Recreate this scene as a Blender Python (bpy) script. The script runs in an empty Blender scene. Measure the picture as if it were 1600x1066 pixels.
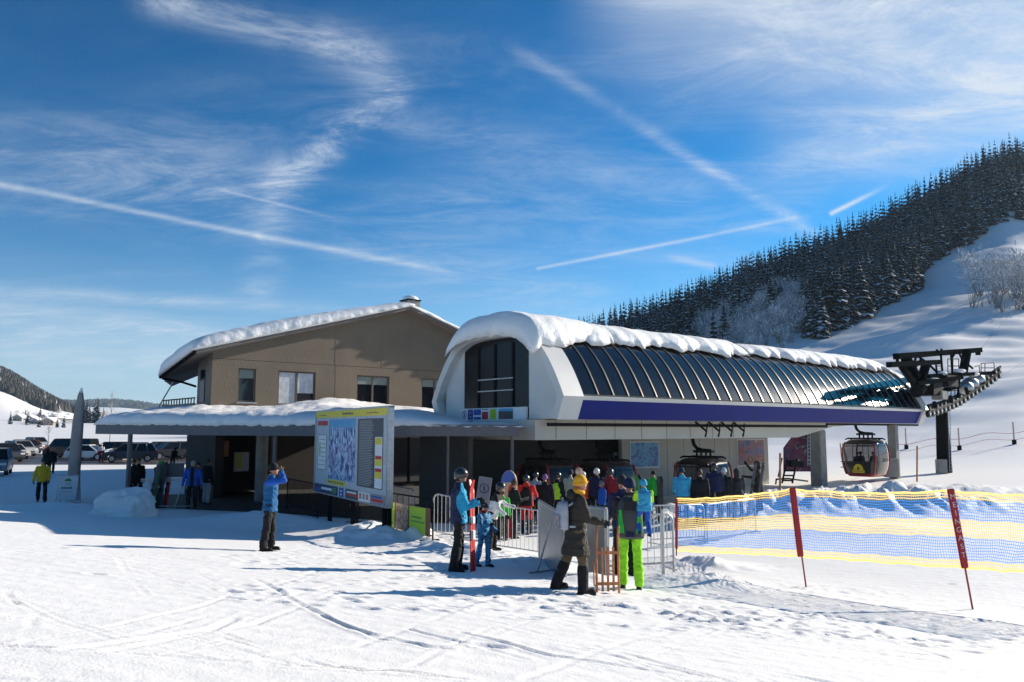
import bpy, bmesh, math, random
import numpy as np
from mathutils import Vector, Matrix, noise as mnoise
R = math.radians
random.seed(7)
SC = bpy.context.scene
COL = SC.collection
# ------------------------------------------------------------------ camera
F, CX, CY, DY = 1250.0, 800.0, 533.0, 140.0
ZC = 2.75
PIT = math.atan(DY / F)
CP, SP = math.cos(PIT), math.sin(PIT)
cd = bpy.data.cameras.new('camera'); cam = bpy.data.objects.new('camera', cd); COL.objects.link(cam)
cam.location = (0, 0, ZC); cam.rotation_euler = (math.pi / 2 + PIT, 0, 0)
cd.sensor_width = 36; cd.lens = 36 * F / 1600; cd.clip_start = 0.1; cd.clip_end = 30000
SC.camera = cam
def W(px, py, Y):
    """world point on the pixel ray at depth Y (photo pixels of 1600 x 1066)"""
    a = CY - py
    dy = F * CP - a * SP; dz = F * SP + a * CP
    return Vector(((px - CX) * Y / dy, Y, ZC + dz * Y / dy))
def raydir(px, py):
    v = W(px, py, 1.0) - Vector((0, 0, ZC)); return v.normalized()
# ------------------------------------------------------------------ light
SAZ, SEL = R(33), R(20.5)           # azimuth from +X towards +Y
sdir = Vector((math.cos(SEL) * math.cos(SAZ), math.cos(SEL) * math.sin(SAZ), math.sin(SEL)))
sl = bpy.data.lights.new('sun', 'SUN'); sl.energy = 5.0; sl.angle = R(0.5); sl.color = (1.0, 0.905, 0.77)
so = bpy.data.objects.new('sun', sl); COL.objects.link(so)
so.rotation_euler = (-sdir).to_track_quat('-Z', 'Y').to_euler()
so.location = (30, 20, 40)
wd = bpy.data.worlds.new('World'); SC.world = wd; wd.use_nodes = True
wt = wd.node_tree; wt.nodes.clear()
def wn(t, **k):
    n = wt.nodes.new(t)
    for a, b in k.items(): setattr(n, a, b)
    return n
def _lk(n, i, v):
    if hasattr(v, 'is_output'): wt.links.new(v, n.inputs[i])
    else: n.inputs[i].default_value = v
def wm(op, a, b=0.0, c=None):
    n = wn('ShaderNodeMath', operation=op); _lk(n, 0, a)
    if op not in ('EXPONENT', 'ABSOLUTE', 'SQRT'): _lk(n, 1, b)
    if c is not None: _lk(n, 2, c)
    return n.outputs[0]
def wdot(a, v):
    n = wn('ShaderNodeVectorMath', operation='DOT_PRODUCT'); _lk(n, 0, a); n.inputs[1].default_value = v
    return n.outputs['Value']
def wsm(v, a, b, c=0.0, d=1.0):
    n = wn('ShaderNodeMapRange', interpolation_type='SMOOTHSTEP'); _lk(n, 0, v)
    for i, q in enumerate((a, b, c, d)): n.inputs[i + 1].default_value = q
    return n.outputs[0]
tc = wn('ShaderNodeTexCoord').outputs['Generated']
sky = wn('ShaderNodeTexSky', sky_type='NISHITA', sun_disc=False)
sky.sun_elevation = SEL; sky.sun_rotation = math.pi / 2 - SAZ
sky.altitude = 900; sky.air_density = 1.0; sky.dust_density = 0.5; sky.ozone_density = 3.0
hs = wn('ShaderNodeHueSaturation'); hs.inputs['Saturation'].default_value = 1.0; hs.inputs['Hue'].default_value = 0.494; hs.inputs['Value'].default_value = 0.13
wt.links.new(sky.outputs[0], hs.inputs['Color'])
gm = wn('ShaderNodeGamma'); gm.inputs[1].default_value = 1.4
tn = wn('ShaderNodeMix', data_type='RGBA', blend_type='MULTIPLY'); tn.inputs[0].default_value = 1.0; tn.inputs[7].default_value = (.06, 1.17, 1.45, 1)
wt.links.new(hs.outputs[0], tn.inputs[6]); wt.links.new(tn.outputs[2], gm.inputs[0])
up = wn('ShaderNodeVectorMath', operation='SCALE'); up.inputs['Scale'].default_value = 7.0; wt.links.new(gm.outputs[0], up.inputs[0])
sep = wn('ShaderNodeSeparateXYZ'); wt.links.new(tc, sep.inputs[0])
den = wm('ADD', wm('MAXIMUM', sep.outputs[2], 0.0), 0.13)
cmb = wn('ShaderNodeCombineXYZ'); wt.links.new(wm('DIVIDE', sep.outputs[0], den), cmb.inputs[0]); wt.links.new(wm('DIVIDE', sep.outputs[1], den), cmb.inputs[1])
def wnoise(rot, scl, det=8, dist=0.6, rough=0.6, sc=1.0):
    mp = wn('ShaderNodeMapping'); wt.links.new(cmb.outputs[0], mp.inputs[0])
    mp.inputs['Rotation'].default_value = (0, 0, rot); mp.inputs['Scale'].default_value = (scl[0], scl[1], 1)
    n = wn('ShaderNodeTexNoise'); n.inputs['Scale'].default_value = sc; n.inputs['Detail'].default_value = det
    n.inputs['Distortion'].default_value = dist; n.inputs['Roughness'].default_value = rough
    wt.links.new(mp.outputs[0], n.inputs['Vector']); return n.outputs['Fac']
fine = wsm(wnoise(0.5, (2.4, 5.0), 12, 0.6, 0.76), 0.38, 0.72)
fine2 = wsm(wnoise(-0.75, (2.8, 4.6), 12, 0.6, 0.76), 0.38, 0.72)
broad = wsm(wnoise(0.35, (0.55, 1.6), 4, 0.5, 0.5), 0.42, 0.72)
tot = None
def addc(v):
    global tot
    tot = v if tot is None else wm('ADD', tot, v)
def streak(a, b, w, s, wisp=None, lo=0.0, fade=0.18, f2=None):
    A, B = raydir(*a), raydir(*b)
    n = A.cross(B).normalized(); l = (B - A).normalized()
    x = wm('DIVIDE', wdot(tc, n), w / 1258.0)
    g = wm('EXPONENT', wm('MULTIPLY', wm('MULTIPLY', x, x), -1.0))
    u0, u1 = A.dot(l), B.dot(l); L = u1 - u0; u = wdot(tc, l)
    g = wm('MULTIPLY', g, wm('MULTIPLY', wsm(u, u0, u0 + L * fade), wsm(u, u1, u1 - L * (f2 if f2 is not None else fade))))
    if wisp is not None: g = wm('MULTIPLY', g, wm('MULTIPLY_ADD', wisp, 1.0 - lo, lo))
    addc(wm('MULTIPLY', g, s))
# contrails
streak((-60, 276), (420, 372), 4.2, 0.5, fine, 0.6, 0.02, 0.05)
streak((390, 366), (735, 430), 4.8, 0.42, fine, 0.6, 0.05, 0.3)
streak((834, 421), (1120, 366), 2.6, 0.5, fine, 0.7, 0.03, 0.1)
streak((1090, 372), (1300, 328), 2.6, 0.38, fine, 0.6, 0.1, 0.5)
streak((1294, 336), (1400, 284), 3.2, 0.85, fine, 0.8, 0.05, 0.75)
streak((1030, 398), (1125, 418), 5.5, 0.4, fine2, 0.5, 0.4, 0.15)
streak((330, 293), (560, 350), 2.5, 0.22, None, 0, 0.1, 0.6)
# cirrus
streak((780, 60), (1100, 255), 10, 0.26, fine2, 0.25)
streak((940, 165), (1290, 372), 9, 0.6, fine2, 0.2, 0.45, 0.12)
streak((180, -20), (640, 100), 22, 0.62, fine2, 0.12, 0.15, 0.2)
streak((470, 40), (655, 170), 30, 0.3, fine, 0.2)
streak((650, 120), (370, 345), 24, 0.75, fine, 0.05, 0.3, 0.3)
streak((440, 220), (400, 500), 26, 0.3, fine2, 0.1)
streak((-50, 452), (620, 488), 9, 0.42, fine, 0.25, 0.05, 0.4)
streak((-50, 486), (420, 520), 16, 0.5, fine, 0.3, 0.05, 0.5)
streak((-50, 545), (600, 560), 30, 0.35, fine, 0.3, 0.05, 0.5)
streak((-100, 225), (520, 300), 50, 0.4, fine, 0.2, 0.1, 0.4)
streak((480, 395), (1000, 480), 40, 0.26, fine, 0.2)
streak((560, 330), (1300, 395), 60, 0.2, fine, 0.2)
streak((560, 180), (1180, 330), 34, 0.2, fine, 0.2)
streak((700, 262), (1250, 300), 26, 0.2, fine2, 0.2)
streak((1130, 300), (1700, 120), 50, 0.42, fine, 0.35, 0.25, 0.05)
streak((860, -60), (1750, 175), 100, 0.8, fine, 0.5, 0.25, 0.05)
streak((1100, -60), (1800, 20), 80, 0.65, fine2, 0.3, 0.2, 0.05)
streak((1150, 180), (1700, 330), 40, 0.2, fine2, 0.3, 0.2, 0.05)
addc(wm('MULTIPLY', wm('MULTIPLY', fine, broad), 0.2))
addc(wm('MULTIPLY', fine2, 0.02))
hz = wm('POWER', wm('SUBTRACT', 1.0, wm('MINIMUM', wm('MAXIMUM', wm('MULTIPLY', sep.outputs[2], 3.4), 0.0), 1.0)), 2.0)
addc(wm('MULTIPLY', hz, 0.85))
cov = wm('MINIMUM', tot, 0.96)
mx = wn('ShaderNodeMix', data_type='RGBA'); wt.links.new(cov, mx.inputs[0]); wt.links.new(up.outputs[0], mx.inputs[6])
mx.inputs[7].default_value = (7.2, 8.0, 9.0, 1)
bg = wn('ShaderNodeBackground'); bg.inputs[1].default_value = 0.06; wt.links.new(mx.outputs[2], bg.inputs[0])
wo = wn('ShaderNodeOutputWorld'); wt.links.new(bg.outputs[0], wo.inputs[0])
SC.view_settings.view_transform = 'Standard'; SC.view_settings.look = 'None'
SC.view_settings.exposure = 0.72; SC.view_settings.gamma = 1.0
SC.render.engine = 'CYCLES'
SC.cycles.max_bounces = 6; SC.cycles.transparent_max_bounces = 12
SC.cycles.use_denoising = True
# ------------------------------------------------------------------ materials
MATS = {}
def mat(name, col, rough=0.6, metal=0.0, var=0.12, vs=6.0, bump=0.0, bs=30.0, alpha=None, spec=None, coat=0.0, trans=0.0, emit=None):
    if name in MATS: return MATS[name]
    m = bpy.data.materials.new(name); m.use_nodes = True; t = m.node_tree; b = t.nodes['Principled BSDF']
    b.inputs['Roughness'].default_value = rough; b.inputs['Metallic'].default_value = metal
    if spec is not None: b.inputs['Specular IOR Level'].default_value = spec
    if coat: b.inputs['Coat Weight'].default_value = coat; b.inputs['Coat Roughness'].default_value = 0.05
    if trans: b.inputs['Transmission Weight'].default_value = trans
    if alpha is not None: b.inputs['Alpha'].default_value = alpha
    tcn = t.nodes.new('ShaderNodeTexCoord'); no = t.nodes.new('ShaderNodeTexNoise'); no.inputs['Scale'].default_value = vs; no.inputs['Detail'].default_value = 6
    t.links.new(tcn.outputs['Object'], no.inputs['Vector'])
    cr = t.nodes.new('ShaderNodeValToRGB')
    cr.color_ramp.elements[0].position = 0.3; cr.color_ramp.elements[1].position = 0.7
    cr.color_ramp.elements[0].color = [c * (1 - var) for c in col] + [1]; cr.color_ramp.elements[1].color = [min(1, c * (1 + var)) for c in col] + [1]
    t.links.new(no.outputs['Fac'], cr.inputs[0]); t.links.new(cr.outputs[0], b.inputs['Base Color'])
    if bump:
        n2 = t.nodes.new('ShaderNodeTexNoise'); n2.inputs['Scale'].default_value = bs; n2.inputs['Detail'].default_value = 5
        t.links.new(tcn.outputs['Object'], n2.inputs['Vector'])
        bp = t.nodes.new('ShaderNodeBump'); bp.inputs['Strength'].default_value = 1.0; bp.inputs['Distance'].default_value = bump
        t.links.new(n2.outputs['Fac'], bp.inputs['Height']); t.links.new(bp.outputs[0], b.inputs['Normal'])
    MATS[name] = m; return m
# ------------------------------------------------------------------ mesh builder
def tag(o, label=None, cat=None, group=None, kind=None):
    if label: o['label'] = label
    if cat: o['category'] = cat
    if group: o['group'] = group
    if kind: o['kind'] = kind
    return o
class MB:
    """collects shapes and links them as ONE mesh object"""
    def __init__(s): s.v = []; s.f = []; s.mi = []; s.mats = []
    def m(s, mt):
        if mt is None: return 0
        if mt not in s.mats: s.mats.append(mt)
        return s.mats.index(mt)
    def poly(s, vs, fs, mt=None):
        o = len(s.v); s.v += [tuple(v) for v in vs]; s.f += [tuple(i + o for i in f) for f in fs]; s.mi += [s.m(mt)] * len(fs); return s
    def box(s, c, d, mt=None, M=None):
        c = Vector(c); h = Vector(d) / 2
        vs = [Vector((x * h.x, y * h.y, z * h.z)) for z in (-1, 1) for x, y in ((-1, -1), (1, -1), (1, 1), (-1, 1))]
        if M is not None: vs = [M @ v for v in vs]
        vs = [v + c for v in vs]
        return s.poly(vs, [(3, 2, 1, 0), (4, 5, 6, 7), (0, 1, 5, 4), (1, 2, 6, 5), (2, 3, 7, 6), (3, 0, 4, 7)], mt)
    def bar(s, a, b, w, h=None, mt=None, up=(0, 0, 1)):
        a, b = Vector(a), Vector(b); h = w if h is None else h; d = b - a; L = d.length
        if L < 1e-6: return s
        z = d / L; u = Vector(up)
        if abs(z.dot(u)) > 0.98: u = Vector((0, 1, 0)) if abs(z.y) < 0.9 else Vector((1, 0, 0))
        x = u.cross(z).normalized(); y = z.cross(x)
        M = Matrix((x, y, z)).transposed()
        return s.box((a + b) / 2, (w, h, L), mt, M)
    def tube(s, pts, r, mt=None, n=8, cap=True, closed=False):
        pts = [Vector(p) for p in pts]; k = len(pts); rs = r if isinstance(r, (list, tuple)) else [r] * k
        vs = []; u = None
        for i, p in enumerate(pts):
            if closed: d = pts[(i + 1) % k] - pts[i - 1]
            else: d = pts[min(i + 1, k - 1)] - pts[max(i - 1, 0)]
            d.normalize()
            if u is None:
                u = Vector((0, 0, 1)) if abs(d.z) < 0.9 else Vector((1, 0, 0))
            u = (u - d * u.dot(d)).normalized(); w = d.cross(u)
            for j in range(n):
                a = 2 * math.pi * j / n; vs.append(p + (u * math.cos(a) + w * math.sin(a)) * rs[i])
        fs = []
        for i in range(k if closed else k - 1):
            for j in range(n):
                a = i * n + j; b = i * n + (j + 1) % n; i2 = (i + 1) % k
                fs.append((a, b, i2 * n + (j + 1) % n, i2 * n + j))
        if cap and not closed: fs.append(tuple(range(n))[::-1]); fs.append(tuple((k - 1) * n + j for j in range(n)))
        return s.poly(vs, fs, mt)
    def sphere(s, c, r, mt=None, n=10, M=None):
        r = Vector(r) if hasattr(r, '__len__') else Vector((r, r, r)); c = Vector(c); vs = []; fs = []; h = max(4, n // 2 + 1)
        for i in range(1, h):
            p = math.pi * i / h
            for j in range(n):
                a = 2 * math.pi * j / n; q = Vector((math.sin(p) * math.cos(a) * r.x, math.sin(p) * math.sin(a) * r.y, math.cos(p) * r.z)); vs.append(c + (M @ q if M else q))
        q = Vector((0, 0, r.z)); t0 = len(vs); vs.append(c + (M @ q if M else q)); vs.append(c - (M @ q if M else q))
        for i in range(h - 2):
            for j in range(n): fs.append((i * n + j, (i + 1) * n + j, (i + 1) * n + (j + 1) % n, i * n + (j + 1) % n))
        for j in range(n): fs.append((t0, j, (j + 1) % n)); fs.append((t0 + 1, (h - 2) * n + (j + 1) % n, (h - 2) * n + j))
        return s.poly(vs, fs, mt)
    def loft(s, rings, mt=None, cap=True):
        n = len(rings[0]); vs = [v for r in rings for v in r]; fs = []
        for i in range(len(rings) - 1):
            for j in range(n): fs.append((i * n + j, i * n + (j + 1) % n, (i + 1) * n + (j + 1) % n, (i + 1) * n + j))
        if cap: fs.append(tuple(range(n))[::-1]); fs.append(tuple((len(rings) - 1) * n + j for j in range(n)))
        return s.poly(vs, fs, mt)
    def prism(s, outline, thick, mt=None):
        """outline: list of 3D points of a planar polygon; thick: extrusion vector"""
        n = len(outline); t = Vector(thick); vs = [Vector(p) for p in outline]; vs += [v + t for v in vs]
        fs = [tuple(range(n))[::-1], tuple(range(n, 2 * n))] + [(i, (i + 1) % n, n + (i + 1) % n, n + i) for i in range(n)]
        return s.poly(vs, fs, mt)
    def build(s, name, mt=None, parent=None, smooth=False, bevel=0, loc=None, rz=0, recalc=True):
        me = bpy.data.meshes.new(name); me.from_pydata([tuple(v) for v in s.v], [], s.f)
        for q in (s.mats if s.mats else [mt]):
            me.materials.append(q if q is not None else mt)
        if s.mats: me.polygons.foreach_set('material_index', s.mi)
        if recalc or bevel:
            bm = bmesh.new(); bm.from_mesh(me)
            if bevel:
                bmesh.ops.remove_doubles(bm, verts=bm.verts, dist=1e-5)
                es = [e for e in bm.edges if len(e.link_faces) == 2 and e.calc_face_angle(0) > 0.6]
                try: bmesh.ops.bevel(bm, geom=es, offset=bevel, segments=2, affect='EDGES', clamp_overlap=True)
                except Exception: pass
            if recalc: bmesh.ops.recalc_face_normals(bm, faces=bm.faces)
            bm.to_mesh(me); bm.free()
        o = bpy.data.objects.new(name, me); COL.objects.link(o)
        if parent is not None: o.parent = parent
        if loc is not None: o.location = loc
        o.rotation_euler.z = rz
        if smooth:
            me.polygons.foreach_set('use_smooth', [True] * len(me.polygons))
            if smooth is not True:
                try: me.set_sharp_from_angle(angle=smooth)
                except Exception: pass
        return o
def empty(name, loc=(0, 0, 0), rz=0, **k):
    o = bpy.data.objects.new(name, None); COL.objects.link(o); o.location = loc; o.rotation_euler.z = rz; o.empty_display_size = 0.2
    return tag(o, **k)
def kids(o): return [c for c in list(bpy.data.objects) if c.parent is o]
KID = {}
def copy_tree(o, loc=None, rz=None, label=None, scale=None):
    def rec(q, par):
        c = q.copy(); COL.objects.link(c)
        if par is not None: c.parent = par
        if q.name not in KID: KID[q.name] = kids(q)
        for ch in KID[q.name]: rec(ch, c)
        return c
    c = rec(o, None)
    if loc is not None: c.location = loc
    if rz is not None: c.rotation_euler.z = rz
    if scale is not None: c.scale = (scale,) * 3
    if label: c['label'] = label
    return c
def vnoise(x, y, seed=0):
    xi = np.floor(x).astype(np.int64); yi = np.floor(y).astype(np.int64); fx = x - xi; fy = y - yi
    fx = fx * fx * (3 - 2 * fx); fy = fy * fy * (3 - 2 * fy)
    def h(a, b):
        n = (a * 374761393 + b * 668265263 + seed * 1442695041) & 0xffffffff
        n = ((n ^ (n >> 13)) * 1274126177) & 0xffffffff
        n = (n ^ (n >> 16)) & 0xffffffff
        return n / 4294967295.0
    return (h(xi, yi) * (1 - fx) + h(xi + 1, yi) * fx) * (1 - fy) + (h(xi, yi + 1) * (1 - fx) + h(xi + 1, yi + 1) * fx) * fy
def fbm(x, y, o=4, seed=0):
    s = 0; a = 0.5
    for i in range(o): s = s + a * (vnoise(x, y, seed + i) - 0.5); x = x * 2.03 + 5.1; y = y * 2.03 + 1.7; a *= 0.5
    return s
# ------------------------------------------------------------------ terrain
KD = np.array([20, 35, 50, 60, 80, 110, 150, 200, 260, 330, 400, 450, 520, 800, 1000, 1500, 2000, 3000, 6000, 9000], float)
TB = {  # photo column -> heights along that line of sight
 -500: [-.1, -.1, -.1, -.1, -.1, 0, .5, 2, 4, 6, 8, 10, 12, 30, 60, 200, 260, 300, 300, 250],
 0:    [-.1, -.1, -.1, -.1, -.1, 0, .3, .8, 1.5, 2.5, 4, 5, 7, 18, 44, 112, 150, 150, 150, 130],
 60:   [-.1, -.1, -.1, -.1, -.1, 0, .3, .8, 1.5, 2.5, 4, 5, 6, 15, 22, 66, 90, 90, 190, 150],
 130:  [-.1, -.1, -.1, -.1, -.1, 0, .3, .8, 1.5, 2.5, 3.5, 4.5, 5.5, 14, 19, 28, 35, 45, 205, 150],
 180:  [-.1, -.1, -.1, -.1, -.1, 0, .3, .8, 1.5, 2.5, 3.5, 4.5, 5.5, 14, 18, 25, 30, 40, 218, 150],
 260:  [-.1, -.1, -.1, -.1, -.1, 0, .3, .8, 1.5, 2.5, 3.5, 4, 5, 12, 16, 22, 28, 36, 165, 120],
 400:  [-.1, -.1, -.1, -.1, 0, .2, .5, 1, 1.5, 2.5, 3.5, 4, 5, 10, 14, 20, 24, 30, 110, 90],
 700:  [-.36, -.36, -.3, -.1, 0, .1, .3, .6, 1, 5, 15, 22, 22, 12, 12, 14, 16, 20, 80, 60],
 930:  [-.38, -.36, -.3, -.1, 0, .2, .8, 2, 6, 18, 44, 51, 48, 40, 30, 20, 20, 20, 60, 60],
 1050: [-.36, -.34, -.1, 0, .2, .8, 2.2, 5.5, 13, 37, 55, 66, 61, 50, 40, 30, 30, 30, 60, 60],
 1200: [-.34, -.3, 0, .2, .8, 2.4, 6, 14, 32, 53, 75, 90, 84, 70, 60, 50, 50, 50, 60, 60],
 1350: [-.2, -.1, .2, .5, 1.8, 5, 12, 22, 38, 61, 88, 113, 107, 90, 80, 60, 60, 60, 60, 60],
 1480: [-.3, -.1, .3, .9, 3.2, 8, 15.6, 26, 43, 75, 111, 137, 131, 110, 90, 70, 60, 60, 60, 60],
 1600: [-.3, 0, .5, 1.5, 4.4, 9.3, 16.4, 28, 47, 83, 127, 162, 158, 120, 100, 80, 60, 60, 60, 60],
 1800: [-.3, .2, .8, 2.0, 5.5, 11, 19, 29, 45, 76, 112, 145, 142, 150, 120, 90, 60, 60, 60, 60],
 2400: [-.2, .4, 1.4, 3, 8, 15, 26, 38, 56, 80, 105, 122, 120, 200, 150, 90, 60, 60, 60, 60]}
_pc = np.array(sorted(TB)); _tc = (_pc - 800) / 1258.0
NT, ND = 360, 300
_tg = np.linspace(_tc[0], _tc[-1], NT); _lg = np.linspace(math.log(20), math.log(9000), ND)
_Z = np.array([np.interp(_lg, np.log(KD), TB[p]) for p in _pc])            # cols x ND
_G = np.array([np.interp(_tg, _tc, _Z[:, j]) for j in range(ND)]).T         # NT x ND
for _ in range(3):
    _p = np.pad(_G, 2, mode='edge'); _G = (_p[:-4, 2:-2] + _p[4:, 2:-2] + 2 * _p[1:-3, 2:-2] + 2 * _p[3:-1, 2:-2] + 2 * _G) / 8
    _p = np.pad(_G, 2, mode='edge'); _G = (_p[2:-2, :-4] + _p[2:-2, 4:] + 2 * _p[2:-2, 1:-3] + 2 * _p[2:-2, 3:-1] + 2 * _G) / 8
BUMPS = [  # x, y, rx, ry, height, roughness
 (-2.6, 20.2, 2.0, 1.0, .42, 1), (-1.2, 18.6, 1.6, .8, .24, 1), (-3.6, 22.5, 1.6, 1.6, .45, .6), (0.3, 17.0, .9, .6, .16, 1),
 (3.9, 15.9, .6, .8, .16, 1), (4.4, 18.6, 1.0, .7, .22, 1), (14.5, 31.5, 4.5, 1.6, .85, 1.2), (9.5, 30.5, 3.0, 1.6, .6, 1), (5.4, 28, 2.0, 1.4, .5, .8), (19, 36, 5, 2, .45, .6),
 (-14.6, 26.6, 1.9, 1.2, .3, .3), (-7.4, 24.6, 2.4, 1.4, .4, .25), (3.2, 14.8, 1.2, .6, .16, 1), (1.4, 14.4, .5, .5, .12, 1),
 (-19.5, 26.0, 1.6, .5, .1, .3), (11.5, 25.5, 3, 1.6, .18, .3)]
def terr(x, y, detail=True):
    x = np.asarray(x, float); y = np.asarray(y, float)
    npl = .40 - .068 * (x - .93) - .09 * (y - 11.7)
    k = .12; fs = np.clip((x + 10) / 9, 0, 1); fl = -.10 - .28 * fs * fs * (3 - 2 * fs)
    a = np.minimum(npl, 1.6) - fl; near = fl + k * np.log1p(np.exp(np.clip(a / k, -40, 40)))
    near = near - np.clip(5 - y, 0, 30) * -.0
    yy = np.maximum(y, 20.0); t = np.clip(x / yy, _tg[0], _tg[-1]); l = np.clip(np.log(yy), _lg[0], _lg[-1])
    fi = (t - _tg[0]) / (_tg[1] - _tg[0]); fj = (l - _lg[0]) / (_lg[1] - _lg[0])
    i = np.clip(fi.astype(int), 0, NT - 2); j = np.clip(fj.astype(int), 0, ND - 2); fi = fi - i; fj = fj - j
    far = (_G[i, j] * (1 - fi) + _G[i + 1, j] * fi) * (1 - fj) + (_G[i, j + 1] * (1 - fi) + _G[i + 1, j + 1] * fi) * fj
    # rolls and gullies on the slope
    sl = np.clip((y - 55) / 60, 0, 1) * np.clip((t - .15) / .25, 0, 1) * np.clip((900 - y) / 400, 0, 1)
    far = far + sl * (fbm(x / 26 + y / 90, y / 34, 3, 5) * 5.5 + fbm(x / 9, y / 14, 3, 9) * 1.0)
    w = np.clip((y - 24) / 16, 0, 1); w = w * w * (3 - 2 * w)
    z = near * (1 - w) + far * w
    for bx, by, rx, ry, h, ro in BUMPS:
        d = ((x - bx) / rx) ** 2 + ((y - by) / ry) ** 2
        if d.min() > 5: continue
        g = np.exp(-d * 1.2) * h
        z = z + g * (1 + ro * 1.3 * fbm(x * 2.2, y * 2.2, 4, 3))
    return z
def gz(x, y): return float(terr(np.array([x]), np.array([y]))[0])
def ground(px, py):
    """where the pixel ray meets the terrain"""
    d = W(px, py, 1.0) - Vector((0, 0, ZC)); lo = None; Y = 6.0
    while Y < 400:
        p = Vector((0, 0, ZC)) + d * Y
        if p.z < gz(p.x, p.y): break
        Y *= 1.02
    a, b = Y / 1.02, Y
    for _ in range(14):
        m = (a + b) / 2; p = Vector((0, 0, ZC)) + d * m
        if p.z < gz(p.x, p.y): b = m
        else: a = m
    return Vector((0, 0, ZC)) + d * b
# polar sheet
OY = -6.0
rr = [5.5]
while rr[-1] < 14000:
    r = rr[-1]; rr.append(r * (1.0028 if r < 32 else 1.006 if r < 90 else 1.014))
rr = np.array(rr); NA = 860
aa = np.linspace(R(-62), R(62), NA)
RR, AA = np.meshgrid(rr, aa, indexing='ij')
X = RR * np.sin(AA); Y = RR * np.cos(AA) + OY
Z = terr(X, Y)
# ski tracks pressed into the snow (pixel polylines -> ground)
TR = [([(0, 1012), (150, 985), (330, 940), (430, 905)], .05, .020), ([(40, 1035), (230, 990), (420, 930)], .05, .020), ([(100, 1050), (330, 985), (420, 940), (520, 915)], .07, .024), ([(160, 1060), (400, 975), (530, 925)], .06, .022),
 ([(400, 905), (480, 950), (560, 985), (680, 1015), (740, 1012)], .05, .035), ([(500, 960), (600, 1000), (700, 1015)], .05, .03), ([(180, 870), (215, 915), (230, 930)], .03, .03), ([(0, 915), (20, 945)], .03, .03), ([(55, 965), (42, 1010)], .05, .03),
 ([(720, 990), (860, 1025), (1000, 1045), (1060, 1055)], .05, .035), ([(640, 985), (820, 1030)], .05, .03), ([(0, 875), (60, 865), (120, 868)], .03, .015), ([(0, 948), (60, 943)], .03, .02), ([(260, 880), (330, 905), (380, 937)], .03, .018), ([(300, 905), (390, 950)], .03, .012),
 ([(1020, 935), (1090, 950), (1130, 965)], .05, .04), ([(1040, 895), (1200, 930), (1290, 955)], .04, .03), ([(1060, 880), (1180, 905), (1240, 930)], .05, .03), ([(1190, 905), (1260, 915), (1350, 920)], .05, .03), ([(1250, 940), (1400, 955), (1600, 985)], .04, .03), ([(1300, 960), (1420, 1010), (1480, 1030)], .05, .035),
 ([(1100, 990), (1300, 1010), (1600, 1040)], .05, .025), ([(900, 1010), (1100, 1030), (1300, 1066)], .05, .02), ([(1290, 905), (1430, 935), (1600, 950)], .04, .03), ([(330, 1040), (560, 1010), (700, 960), (790, 925)], .06, .016), ([(470, 1055), (640, 1040), (760, 985)], .05, .016), ([(0, 1060), (250, 1030), (380, 1040)], .05, .018),
 ([(1380, 1000), (1500, 985), (1600, 960)], .05, .025), ([(60, 890), (200, 905), (310, 935)], .03, .01), ([(560, 905), (640, 925), (740, 930)], .04, .02), ([(820, 1060), (990, 1000), (1180, 965)], .06, .014)]
_rt = random.Random(23)
for _ in range(80):   # faint older tracks and scrapes, in pairs
    x0, y0 = _rt.uniform(-60, 1600), _rt.uniform(880, 1060); ln, sl_ = _rt.uniform(120, 520), _rt.choice([-.28, -.2, .22, .30, .12, -.1]) + _rt.uniform(-.05, .05)
    c_ = _rt.uniform(-18, 18); w_, d_ = _rt.uniform(.018, .04), _rt.uniform(.008, .022)
    for o_ in ((0,) if _rt.random() < .4 else (0, 7)): TR.append(([(x0, y0 + o_), (x0 + ln / 2, min(1066, max(868, y0 + sl_ * ln / 2 + c_ + o_))), (x0 + ln, min(1080, max(866, y0 + sl_ * ln + o_)))], w_, d_))
near_m = (Y > 5) & (Y < 24) & (np.abs(X) < 16)
xs, ys = X[near_m], Y[near_m]; zt = np.zeros_like(xs); wob = fbm(xs * 1.3, ys * 1.3, 2, 21) * .12
for pl, wdt, dep in TR:
    P = [ground(a, b) for a, b in pl]; bx = [p.x for p in P]; by = [p.y for p in P]
    ix = np.nonzero((xs > min(bx) - .35) & (xs < max(bx) + .35) & (ys > min(by) - .35) & (ys < max(by) + .35))[0]
    if not len(ix): continue
    xa, ya, wa = xs[ix], ys[ix], wob[ix]; best = np.full_like(xa, 9.0)
    for a, b in zip(P[:-1], P[1:]):
        dx, dy = b.x - a.x, b.y - a.y; L2 = dx * dx + dy * dy
        u = np.clip(((xa - a.x) * dx + (ya - a.y) * dy) / L2, 0, 1)
        sgn = ((xa - a.x) * dy - (ya - a.y) * dx) / math.sqrt(L2) + wa
        d = np.hypot(xa - a.x - u * dx, ya - a.y - u * dy); d = np.where((u > 0) & (u < 1), np.abs(sgn), d)
        best = np.minimum(best, d)
    wdt = wdt * .62; br = np.clip(fbm(xa * 1.1, ya * 1.1, 3, int(dep * 1000)) * 3 + .75, .15, 1.3)
    dep = dep * .42; zt[ix] += br * (-dep * np.exp(-(best / wdt) ** 2) + .55 * dep * np.exp(-((best - 1.9 * wdt) / (.8 * wdt)) ** 2))
churn = np.clip(1 - ((xs - 2.2) / 4.2) ** 2 - ((ys - 10.6) / 1.9) ** 2, 0, 1) + np.clip(1 - ((xs + 1.5) / 3.0) ** 2 - ((ys - 17.8) / 2.6) ** 2, 0, 1) + np.clip(1 - ((xs - 4.5) / 4) ** 2 - ((ys - 15) / 1.6) ** 2, 0, 1) * .6 + .1
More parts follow.
